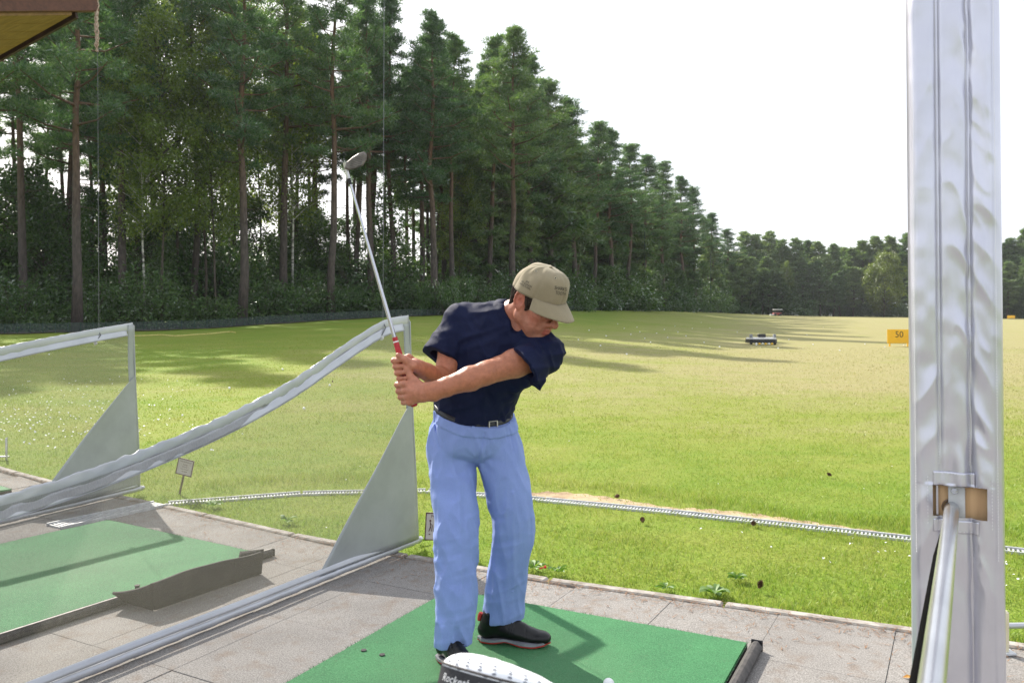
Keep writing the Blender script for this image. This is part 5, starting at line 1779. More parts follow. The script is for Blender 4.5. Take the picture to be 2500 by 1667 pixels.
# ================================================================== golf mats
def build_mat(name, label, fr, far, length, width, edge=.012):
    """fr: far right corner, far: far left corner; the mat runs back towards the bays"""
    fr = np.asarray(fr, float); far = np.asarray(far, float)
    e = nrm(fr - far); w = width; b = np.array([e[1], -e[0], 0]); b = b if b[1] < 0 else -b
    c = fr - e * w / 2 + b * length / 2
    root = thing(name, label, 'golf mat', tuple(c))
    A = np.stack([e, -b, [0, 0, 1]], 1)
    MB().box((0, 0, .010), (w, length, .020), A, .002).build('rubber_base', M['rubber'], root)
    m = MB()
    # nap of the turf: gently uneven top
    nx, ny = 60, 60
    def top(i, j):
        x = (i - .5) * (w - .006); y = (j - .5) * (length - .006)
        z = .0315 + .0012 * math.sin(7 * x + 2 * y) * math.sin(5 * y) + .0006 * random.uniform(-1, 1)
        return A @ np.array([x, y, z])
    m.grid(top, nx, ny)
    n0 = len(m.v); rim = [i for i in range(nx)] + [nx - 1 + nx * j for j in range(1, ny)] + [nx * (ny - 1) + i for i in range(nx - 2, -1, -1)] + [nx * j for j in range(ny - 2, 0, -1)]
    low = [np.array(m.v[i]) * [1, 1, 0] + [0, 0, .0195] for i in rim]
    b0 = len(m.v); m.v += [tuple(p) for p in low]; k = len(rim)
    for q in range(k):
        m.f.append((rim[q], b0 + q, b0 + (q + 1) % k, rim[(q + 1) % k])); m.mi.append(0)
    m.build('turf', M['turf'], root, smooth=True)
    # fuzzy pile standing up along the edges
    r = np.random.default_rng(5); V = []; T = []
    for q in range(1500):
        side = r.integers(0, 4); t = r.uniform(-.5, .5)
        x, y = {0: (t * w, length / 2), 1: (t * w, -length / 2), 2: (w / 2, t * length), 3: (-w / 2, t * length)}[int(side)]
        p = A @ np.array([x, y, .026]); a = r.random() * 3.14
        s = np.array([math.cos(a), math.sin(a), 0]) * .0011; tip = p + A @ np.array([r.normal() * .003 + .004 * (side == 2) - .004 * (side == 3), r.normal() * .003 + .004 * (side == 0) - .004 * (side == 1), .012])
        bq = len(V); V += [p - s, p + s, tip]; T.append((bq, bq + 1, bq + 2))
    o = mesh_np('turf_pile', V, np.array(T, np.int32), M['turf'], root, smooth=False); tag(o, kind='stuff')
    return root, A, c
MFR, MFL = G(1825, 1585), G(1095, 1452)
mat_near, A_n, c_n = build_mat('golf_mat', 'green artificial turf mat under the golfer\'s feet', MFR, MFL, 1.5, 1.47)
LFR, LFL = G(630, 1361), G(263, 1279)
mat_left, A_l, c_l = build_mat('golf_mat', 'green artificial turf mat seen through the net divider', LFR, LFL, 1.55, 1.47)
mat_far, A_f, c_f = build_mat('golf_mat', 'small corner of a green mat at the far left beyond the second divider', np.array([-3.98, 6.52, 0]), np.array([-5.2, 7.4, 0]), 1.5, 1.47)
for m_ in (mat_near, mat_left, mat_far): m_['group'] = 'green hitting mats in the bays'

# worn tee holes
def on_mat(c, A, x, y, z): return c + A @ np.array([x, y, z])
def pix_mat(px, py, z=.0325): return G(px, py, z)
for px, py in ((888, 1587), (933, 1598)):
    p = pix_mat(px, py)
    t = thing('tee_hole', 'small dark tee hole worn in the near mat, ' + ('left of the pair' if px < 900 else 'right of the pair'), 'tee hole', tuple(p), group='tee holes in the near mat')
    mb = MB(); mb.tube([(0, 0, -.001), (0, 0, .0035)], [.011, .012], 14); mb.build('hole_rim', M['rubber'], t, smooth=True)
    MB().tube([(0, 0, .0020), (0, 0, .0040)], [.006, .0065], 12).build('hole_core', M['black'], t)
p = pix_mat(335, 1447)
t = thing('rubber_tee', 'short dark green rubber tee standing on the left mat', 'golf tee', tuple(p))
mb = MB(); mb.tube([(0, 0, -.001), (0, 0, .004), (0, 0, .006), (0, 0, .034), (0, 0, .036)], [.022, .021, .011, .011, .0125], 16); mb.build('stem', simple('green_rubber', (.012, .045, .03), None, rough=.5), t, smooth=True)
mb = MB(); mb.tube([(0, 0, .035), (0, 0, .040)], [.0125, .0135], 16); mb.build('cup', M['rubber'], t, smooth=True)

# edge bar beside the near mat
e_n = nrm(MFR - MFL); b_n = -nrm(A_n[:, 1])
def bar(name, label, a, b, w, h, light=False):
    a = np.asarray(a, float); b = np.asarray(b, float); c = (a + b) / 2; t = nrm(b - a); s = np.array([-t[1], t[0], 0])
    root = thing(name, label, 'edge bar', tuple(c))
    Mx = np.stack([t, s, [0, 0, 1]], 1)
    mb = MB(); mb.box((0, 0, h / 2), (np.linalg.norm(b - a), w, h), Mx, min(w, h) * .38); mb.build('bar', M['rubber'], root, smooth=True)
    mb = MB(); mb.box(t * (np.linalg.norm(b - a) / 2) + [0, 0, h / 2], (.006, w * .96, h * .96), Mx, .002); mb.build('end_cap', M['darkgrey'], root)
    if light:
        mb = MB(); mb.box(np.array([0, 0, h + .0008]) - s * 0, (np.linalg.norm(b - a) - .01, w * .30, .002), Mx); mb.build('top_strip', simple('worn_strip', (.20, .18, .17), (.34, .31, .29), 30, .6), root)
    return root
off = e_n * .038
bar('edge_bar', 'dark grey rounded edge bar along the right side of the near mat', MFR + off + b_n * 1.5, MFR + off - b_n * .005, .050, .048)
e_l = nrm(LFR - LFL); b_l = -nrm(A_l[:, 1])
bar('edge_bar', 'black edge bar with worn metal top along the left mat', LFR + e_l * .045 + b_l * 1.75, LFR + e_l * .045 - b_l * .07, .036, .045, True)

# rubber ball tray beside the left mat: an open trough with sloping ends
def build_tray():
    o = LFR + e_l * .16 + b_l * .53                                # middle of the tray on the ground
    root = thing('ball_tray', 'dark rubber ball tray with folded walls beside the left mat', 'ball tray', tuple(o))
    t = -b_l; s = e_l                                              # t out to the range, s to the right
    L, W, H = .69, .19, .135
    def q(a, b, z): return t * a + s * b + np.array([0, 0, z])
    th = .012
    def sheet(name, fn, nu, nv, lab=None):
        m = MB(); m.grid(fn, nu, nv)
        return m.build(name, M['tray'], root, smooth='all', solid=th)
    bow = lambda i: .006 * math.sin(i * 7) + .004 * math.sin(i * 17)
    MB().box(q(0, 0, .008), (L - .10, W - .03, .014), np.stack([t, s, [0, 0, 1]], 1), .003).build('tray_floor', M['tray'], root)
    # outer wall: tall, bulging, its near end folded in towards the mat
    sheet('outer_wall', lambda i, j: q(-L / 2 + .02 + (L - .04) * i - .03 * j * (1 - i), W / 2 + .018 * j + bow(i) * j, .006 + (H + .012 * math.sin(i * 5)) * j), 22, 5)
    sheet('inner_wall', lambda i, j: q(-L / 2 + .02 + (L - .04) * i, -W / 2 - .004 * j, .006 + .055 * j), 14, 3)
    sheet('near_end', lambda i, j: q(-L / 2 + .02 - .03 * j * i - .09 * (1 - i) * j, -W / 2 + W * i + .018 * j * i, .006 + (.075 + (H - .075) * i ** 1.6) * j), 10, 5)
    sheet('far_end', lambda i, j: q(L / 2 - .02 + .025 * j * (1 - i), -W / 2 + W * i + .018 * j * i, .006 + (.085 + (H + .0 - .085) * i) * j), 10, 5)
build_tray()

# ================================================================== net dividers between the bays
def build_divider(name, label, F0, back, L, top_fn, apex, patch, lean, Hf, group, thick=.045, crumple=1.0, seed=1):
    """F0 front foot, back: unit vector towards the bays, top_fn(t): height of the top sleeve"""
    F0 = np.asarray(F0, float); back = nrm(back); side = np.array([-back[1], back[0], 0]); side = side if side[0] > 0 else -side
    root = thing(name, label, 'bay divider', tuple(F0), group=group)
    rs = np.random.default_rng(seed); ph = rs.random(8) * 6
    def front(z): return lean * z / Hf                              # the front edge leans back a little
    def S(t, z, o=0.0): return back * t + side * o + np.array([0, 0, z])
    def bil(t, z): return .03 * math.sin(math.pi * min(1, t / L)) * math.sin(math.pi * min(1, z / 1.2)) + .006 * math.sin(7 * t + ph[0]) * math.sin(5 * z)
    # net
    m = MB()
    def net(i, j):
        t = .03 + (L - .03) * i
        z0, z1 = .05, top_fn(t) - .02
        z = z0 + (z1 - z0) * j
        t = t + front(z) * (1 - i)
        return S(t, z, bil(t, z))
    m.grid(net, 40, 24); m.build('net', M['net'], root, smooth='all')
    # solid vinyl corner
    m = MB()
    def tri(i, j):
        z = .045 + (apex - .045) * j
        t0 = front(z) + .002
        t = t0 + (patch * (1 - j) ** .92) * i
        return S(t, z, bil(t, z) + .016 + .010 * math.sin(3.1 * i + 4 * j + ph[1]) * (1 - j))
    m.grid(tri, 20, 24); m.build('corner_panel', M['vinylgrey'], root, smooth='all', solid=.003)
    # front edge strip
    m = MB()
    def strip(i, j):
        z = .04 + (Hf - .05) * j
        return S(front(z) - .008 + .058 * i, z, bil(.03, z) + .010 + .004 * math.sin(9 * z + ph[2]))
    m.grid(strip, 5, 30); m.build('front_strip', M['vinylgrey'], root, smooth='all', solid=.004)
    m = MB()
    m.tube([S(front(z) - .010, z, bil(.03, z) + .010) for z in np.linspace(.05, Hf - .02, 14)], .0045, 6)
    m.build('front_hem', M['vinyl'], root, smooth=True)
    # top sleeve, crumpled where it sags
    m = MB(); nu, nv = 16, 150
    def slv(i, j):
        t = front(Hf) + .0 + (L - .0) * j
        a = 2 * math.pi * i
        zt = top_fn(max(0, t - front(Hf)))
        cr = crumple * min(1, .05 + t / 1.8)
        wob = .0040 * cr * math.sin(58 * t + 2.2 * math.sin(11 * t + ph[3]) + 2 * math.cos(a)) * max(0, math.sin(a)) ** .7
        wob += .0022 * cr * math.sin(83 * t + 3 * math.sin(17 * t) + 3 * a)
        hgt = thick * 1.0 + wob
        wid = thick * .13 + wob * .5
        return S(t, zt - thick * .75 + hgt * math.sin(a), .008 + wid * math.cos(a) + .003 * math.sin(5 * t + ph[5]))
    m.grid(slv, nu, nv, close_u=True)
    m.f.append(tuple(range(nu))[::-1]); m.mi.append(0)
    m.build('top_sleeve', M['vinyl'], root, smooth='all')
    # flap under the sleeve with its seam
    m = MB()
    def flap(i, j):
        t = front(Hf) + .06 + (L - .06) * j
        zt = top_fn(max(0, t - front(Hf)))
        cr = crumple * min(1, .3 + t / 1.2)
        return S(t, zt - thick * 1.35 - (.044 * i) , .010 + .016 * i + .0045 * cr * math.sin(38 * t + 2.5 * math.sin(9 * t + ph[6])) * (1 - .5 * i))
    m.grid(flap, 5, 150); m.build('sleeve_flap', M['vinyl'], root, smooth='all', solid=.003)
    m = MB(); m.tube([S(front(Hf) + .06 + (L - .06) * j, top_fn((L - .06) * j + .06) - thick * 1.35 - .042, .029) for j in np.linspace(0, 1, 60)], .0016, 4)
    m.build('seam', M['dirtystitch'], root)
    # bottom rail wrapped in vinyl
    m = MB(); nu, nv = 14, 90
    def rail(i, j):
        t = -.03 + (L + .03) * j; a = 2 * math.pi * i
        r = .021 + .0012 * math.sin(31 * t + 2 * math.sin(7 * t) + a) + .0008 * math.sin(71 * t + 2 * a)
        return S(t, .030 + r * math.sin(a), .004 + r * math.cos(a))
    m.grid(rail, nu, nv, close_u=True); m.f.append(tuple(range(nu))[::-1]); m.mi.append(0)
    br = m.build('bottom_rail', M['vinyl'], root, smooth='all')
    m = MB()
    m.grid(lambda i, j: S(.02 + (L - .02) * j, .052 + .030 * i, .022 - .010 * i + .002 * math.sin(19 * j)), 4, 60); m.build('rail_skirt', M['vinyl'], br, smooth='all', solid=.002)
    m = MB(); m.tube([S(-.05, .030, .004), S(-.028, .030, .004)], [.017, .017], 12); m.build('rail_end', M['alu'], br, smooth=True)
    # fixing knot where the wire holds the sleeve
    return root, S
DIV_F = G(1015, 1331); DIV_B = nrm([-.4996, -.866, 0])
TOPC = smooth_path([(-.1, 1.418), (0, 1.405), (.231, 1.374), (.53, 1.263), (1.05, 1.049), (1.646, .882), (2.366, .767), (3.4, .72)], 120)
div_near, S_near = build_divider('bay_divider', 'silver edged net divider right beside the golfer', DIV_F, DIV_B, 3.3, lambda t: float(np.interp(t, TOPC[:, 0], TOPC[:, 1])), .89, .86, .085, 1.395,
                                 'net dividers between the bays', .028, 1.0, 3)
LF = G(337, 1202); LB = nrm([-.44, -1.0, 0])
T2 = [0, .35, .8, 1.2, 2.0, 3.0]; Z2 = [1.345, 1.30, 1.235, 1.17, 1.02, .88]
div_left, S_left = build_divider('bay_divider', 'silver edged net divider at the left edge behind the first', LF, LB, 3.0, lambda t: float(np.interp(t, T2, Z2)), .93, .95, .06, 1.345,
                                 'net dividers between the bays', .032, .5, 8)
div_left['label'] = 'silver edged net divider at the far left, further from the golfer'
# hanging wires
def wire(label, a, b, r=.0016):
    a = np.asarray(a); b = np.asarray(b)
    t = thing('hanging_wire', label, 'wire', tuple(b), group='wires holding up the net dividers')
    m = MB(); m.tube([a - b + (b - a) * q for q in np.linspace(0, 1, 5)], r, 6); m.build('cable', M['wire'], t, smooth=True)
    m = MB(); m.tube([(.0, 0, .02), (.018, -.01, -.01), (.0, -.045, -.055), (-.02, -.03, -.035), (0, 0, .02)], .004, 6); m.build('loop', M['wire'], t, smooth=True)
    m = MB(); m.tube([(0, -.05, -.07), (0, -.056, -.07)], [.014, .012], 12); m.build('eyelet', M['alu'], t, smooth=True)
    return t
pw = DIV_F + S_near(.316, 1.35, -.0)
wire('thin vertical wire holding the near divider, behind the golf club', np.array([pw[0] + .01, pw[1], 4.2]), pw)
pl = LF + S_left(.36, 1.27, 0)
EAVE_END = P(238, 22, 6.25)
wire('thin vertical wire from the roof beam to the left divider', EAVE_END + np.array([.0, 0, -.15]), pl)

# ================================================================== roof corner, top left
def build_roof():
    root = thing('bay_roof', 'wooden roof corner with varnished planks at the top left', 'roof', tuple(P(60, 40, 6.0)))
    o = P(60, 40, 6.0)
    # beam: lower edge from its sawn end back towards the bays, roof rises to the front
    a0 = P(238, 30, 6.25); a1 = P(-260, 34, 5.0)
    t = nrm(a1 - a0); Lb = np.linalg.norm(a1 - a0)
    sd = nrm(np.cross(t, [0, 0, 1])); up = np.cross(sd, t); up = up if up[2] > 0 else -up
    Mx = np.stack([t, sd, up], 1)
    MB().box((a0 + a1) / 2 + up * .12 - o, (Lb, .07, .24), Mx, .006).build('beam', M['beam'], root)
    # planked soffit on the far side of the beam
    e0 = P(176, 37, 6.05); e1 = P(-120, 203, 6.05 + .55)
    q1 = P(-420, 90, 5.1); q0 = a0 + t * .3
    ed = e1 - e0
    n = 9
    k = 0
    for i in range(n):
        f0, f1 = i / n + .002, (i + 1) / n - .002
        A_, B_ = e0 + ed * f0, e0 + ed * f1
        back = t * 2.6
        th = np.array([0, 0, .022])
        poly = [A_, B_, B_ + back, A_ + back]
        mb = MB(); mb.prism([p - o for p in poly], th); mb.build('plank', M['plank'], root)
    # dark drip edge of the eave
    mb = MB(); dn = nrm(ed)
    sdx = nrm(np.cross(dn, [0, 0, 1]))
    Mx2 = np.stack([dn, sdx, np.cross(dn, sdx)], 1)
    mb.box((e0 + e1) / 2 - o + np.array([0, .03, .012]) - t * .012, (np.linalg.norm(ed) + .02, .022, .062), Mx2); mb.build('drip_edge', simple('dark_edge', (.03, .016, .010), (.06, .03, .02), 8, .7), root)
    mb = MB(); mb.prism([p - o + np.array([0, 0, .045]) for p in (e0 - t * .03, e1 - t * .03, e1 + t * 2.6, e0 + t * 2.6)], (0, 0, .02)); mb.build('roof_deck', M['beam'], root)
    # frayed rope end tied round the wire under the beam
    rp = thing('rope_end', 'frayed rope end tied to the wire under the roof beam', 'rope', tuple(P(236, 62, 6.22)))
    m = MB()
    rr = random.Random(4)
    for s in range(5):
        pts = []
        for k in range(9):
            z = .20 - .05 * k
            pts.append((.012 * math.sin(k * 2.1 + s * 1.3) + rr.uniform(-.006, .006), .012 * math.cos(k * 2.1 + s * 1.3), z))
        m.tube(pts, [.0085 - .0006 * k for k in range(9)], 5)
    m.build('strand', M['rope'], rp, smooth=True)
build_roof()

# ================================================================== padded silver post
def build_post():
    Yf = 1.80                                                     # distance of its front face, which looks down the bay
    cx = (2360 - 1250) * Yf / FPX; KX = 1100.0                    # photo pixels per metre along the face
    W = 203 / KX; D = .15; Z1 = 3.1
    root = thing('padded_post', 'tall post wrapped in stitched silver vinyl at the right', 'post', (cx - .013, Yf, 0), (0, R(-.5), R(-28.7)))
    dz = lambda py: CAMH - (py - HOR) * Yf / FPX
    dx = lambda px: (px - 2333) / KX
    hx0, hx1, hz0, hz1 = dx(2283), dx(2397), dz(1263), dz(1186)
    s1, s2 = dx(2300), dx(2366)                                   # the two vertical seams
    def wrinkle(x, z):
        """pads and folds of the vinyl between its seams (metres towards the viewer)"""
        x, z = np.broadcast_arrays(np.atleast_1d(np.asarray(x, float)), np.atleast_1d(np.asarray(z, float)))
        sh = x.shape; x = x.ravel(); z = z.ravel()
        f = -.0028 * np.exp(-((x - s1) / .006) ** 2) - .0034 * np.exp(-((x - s2) / .007) ** 2)
        cm = np.clip((x - s1) / (s2 - s1), 0, 1); cr = np.clip((x - s2) / (W / 2 - s2), 0, 1); cl = np.clip((s1 - x) / (W / 2 + s1), 0, 1)
        def rid(p, q, s): return 1 - 2.4 * np.abs(vnoise(np.stack([p, q, np.full_like(p, .37)], 1), s))
        mid = np.where((x > s1) & (x < s2), .0040 * np.sin(np.pi * cm) + .0036 * rid(z * 13 + 1.5 * (cm - .5) ** 2 + .5 * cm, cm * 1.3 + z * 2.2, 51) * (.15 + .85 * cm) * np.sin(np.pi * np.clip(cm * .85, 0, 1)) ** .5, 0)
        rgt = np.where(x >= s2, .0050 * np.sin(np.pi * np.minimum(1, cr)) + (.0046 * rid(z * 11 + cr * 1.0, cr * 1.1 + z * 1.5, 52) + .0018 * rid(z * 23 + cr * 1.6, cr * 2.1 + z * 3, 53)) * np.exp(-cr * 1.3) * (1 - np.exp(-cr * 8)), 0)
        lft = np.where(x <= s1, .0050 * np.sin(np.pi * np.minimum(1, cl)) + .0030 * rid(z * 9 + cl * .8, cl * 1.1 + z * 1.2, 54) * np.exp(-cl * 1.1) * (1 - np.exp(-cl * 6)), 0)
        f = f + mid + rgt + lft + .0006 * vnoise(np.stack([x * 45, z * 30, z * 0], 1), 55)
        g = np.where(z > hz1, np.exp(-((z - hz1) / .08) ** 2) * np.exp(-(x / .05) ** 2), 0)
        f = f + .004 * g * np.sin(x * 150)
        f = f.reshape(sh)
        f = f * 1.55
        return f if f.size > 1 else float(f.ravel()[0])
    rc = .022
    def outline(n_front=64):
        pts = []                                                   # (x, y) round the section, y towards the back
        for i in range(n_front): pts.append((-W / 2 + rc + (W - 2 * rc) * i / (n_front - 1), 0, 1))
        for k in range(1, 7): a = math.pi / 2 * k / 7; pts.append((W / 2 - rc + rc * math.sin(a), rc - rc * math.cos(a), 1 - k / 7))
        for k in range(7): pts.append((W / 2, rc + (D - 2 * rc) * k / 6, 0))
        for k in range(1, 7): a = math.pi / 2 * k / 7; pts.append((W / 2 - rc + rc * math.cos(a), D - rc + rc * math.sin(a), 0))
        for k in range(8): pts.append((W / 2 - rc - (W - 2 * rc) * k / 7, D, 0))
        for k in range(1, 7): a = math.pi / 2 * k / 7; pts.append((-W / 2 + rc - rc * math.sin(a), D - rc + rc * math.cos(a), 0))
        for k in range(7): pts.append((-W / 2, D - rc - (D - 2 * rc) * k / 6, 0))
        for k in range(1, 7): a = math.pi / 2 * k / 7; pts.append((-W / 2 + rc - rc * math.cos(a), rc - rc * math.sin(a), k / 7))
        return pts
    sec = outline(); n = len(sec)
    zs = np.unique(np.concatenate([np.linspace(0, .80, 20), np.linspace(.80, 2.2, 330), np.linspace(2.2, Z1, 30), [hz0, hz1]]))
    V = []; F = []
    sa = np.array(sec)
    wr = wrinkle(np.tile(sa[:, 0], len(zs)), np.repeat(zs, n)).reshape(len(zs), n)
    for j, z in enumerate(zs):
        for i, (x, y, w) in enumerate(sec): V.append((x, y - wr[j, i] * w, z))
    for j in range(len(zs) - 1):
        zm = (zs[j] + zs[j + 1]) / 2
        for i in range(n):
            k = (i + 1) % n
            xm = (sec[i][0] + sec[k][0]) / 2
            if i < 63 and hz0 < zm < hz1 and hx0 < xm < hx1: continue
            F.append((j * n + i, j * n + k, (j + 1) * n + k, (j + 1) * n + i))
    m = MB(); m.add(V, F)
    cover = m.build('vinyl_cover', M['postvinyl'], root, smooth='all')
    # raised band over the cut-out, turned-under edges
    def patch(name, x0, x1, z0, z1, out=.003, nx=20, nz=10):
        mb = MB(); mb.grid(lambda i, j: (x0 + (x1 - x0) * i, -wrinkle(x0 + (x1 - x0) * i, z0 + (z1 - z0) * j) * .9 - out, z0 + (z1 - z0) * j), nx, nz)
        return mb.build(name, M['postvinyl'], cover, smooth='all', solid=.002)
    patch('upper_hem', dx(2284), dx(2372), hz1 - .001, hz1 + .030)
    patch('lower_hem', dx(2284), dx(2380), hz0 - .034, hz0 - .006, .002)
    # thread
    st = MB()
    def stitch(pts, gap=.0058, ln=.0034, r=.0007):
        for i in range(len(pts) - 1):
            a, b = np.array(pts[i]), np.array(pts[i + 1]); L = np.linalg.norm(b - a); k = max(1, int(L / gap))
            for q in range(k):
                c = a + (b - a) * (q + .5) / k; d = (b - a) / L * ln / 2
                st.tube([c - d, c + d], r, 4)
    zz = np.arange(.88, 2.14, .05)
    for x, o in ((s1 - .003, .0012), (s2 - .004, .0012), (-W / 2 + .013, .001), (W / 2 - .013, .001)):
        for a, b in zip(zz[:-1], zz[1:]):
            if x > hx0 and x < hx1 and not (b < hz0 - .01 or a > hz1 + .005): continue
            m_ = 8
            pts = [(x, -wrinkle(x, a + (b - a) * q / m_) - o, a + (b - a) * q / m_) for q in range(m_ + 1)]
            stitch(pts)
    for z in (hz1 + .026, hz0 - .030):
        stitch([(x, -wrinkle(x, z) - .0042, z) for x in np.linspace(dx(2286), dx(2370), 8)])
    for x in (dx(2272), dx(2408)):
        stitch([(x, -wrinkle(x, z) - .001, z) for z in np.linspace(hz0 - .02, hz1 + .02, 6)])
    s_ = st.build('stitching', M['stitch'], cover); tag(s_, kind='stuff')
    # timber behind, bracket plate, bolt
    MB().box((0, .0105 + D / 2 - .02, Z1 / 2), (W - .03, D - .045, Z1 - .01)).build('timber', M['postwood'], root)
    bw = MB(); bw.box((dx(2292), .010, (hz0 + hz1) / 2), (.004, .010, hz1 - hz0)); bw.build('cut_edge', M['postvinyl'], cover)
    pz = MB(); pz.box((dx(2334), .0025, (hz0 + hz1) / 2), (.033, .004, hz1 - hz0 + .02), None, .001); pl_ = pz.build('bracket_plate', M['galv'], root)
    bm = MB(); bm.tube([(dx(2330), .001, dz(1199)), (dx(2330), -.0035, dz(1199))], [.0072, .0068], 6); bm.tube([(dx(2330), -.003, dz(1199)), (dx(2330), -.0065, dz(1199))], [.0048, .0040], 12)
    bm.build('bolt', M['chrome'], pl_)
    # steel pipe running back from the bracket along the bay
    a = np.array([dx(2324), .030, dz(1243)]); d = np.array([-.012, -1.0, .004]); d = d / np.linalg.norm(d)
    pm = MB(); pm.tube([a, a + d * .5, a + d * 1.0, a + d * 1.75], .0150, 28); pm.build('pipe', M['pipe'], root, smooth=True)
    sm = MB(); sm.tube([a + np.array([-.002, -.006, 0]), a + np.array([-.002, -.006, 0]) + d * .022], [.0205, .0175], 20, cap=False); sm.build('weld_collar', simple('rusty_weld', (.16, .09, .06), (.42, .36, .32), 120, .6, metal=.5), root, smooth=True)
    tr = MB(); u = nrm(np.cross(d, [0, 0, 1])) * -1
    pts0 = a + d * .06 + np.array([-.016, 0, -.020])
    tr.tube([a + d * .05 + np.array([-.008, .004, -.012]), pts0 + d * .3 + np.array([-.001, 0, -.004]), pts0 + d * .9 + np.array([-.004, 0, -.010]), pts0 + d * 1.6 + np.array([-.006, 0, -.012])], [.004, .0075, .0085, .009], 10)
    tr.build('pipe_shadow_strip', M['shadowblack'], root, smooth=True)  # dark shadow line left of the pipe, modelled as a solid black strip
build_post()
# right-hand neighbour: end of its white rail and cream foot seen just past the post
t = thing('rail_tube', 'white rail tube lying by the kerb at the right edge', 'rail', tuple(G(2475, 1528, .04)))
a = G(2449, 1527, .04); b = G(2620, 1524, .04)
MB().tube([a - np.array(t.location), b - np.array(t.location)], .013, 14).build('tube', M['vinyl'], t, smooth=True)
m = MB(); m.tube([a - np.array(t.location), a - np.array(t.location) + [.012, 0, 0]], [.016, .016], 14); m.build('tube_end', M['alu'], t, smooth=True)
fp = G(2449, 1592)
t = thing('post_foot', 'cream painted post foot half hidden behind the padded post', 'post foot', tuple(fp))
m = MB(); m.box((0, 0, .09), (.030, .05, .18), None, .008); m.build('foot_block', simple('cream_paint', (.62, .56, .38), (.72, .66, .48), 12, .6), t)
m = MB(); m.box((0, 0, .006), (.07, .08, .012), None, .003); m.build('foot_plate', M['galv'], t)

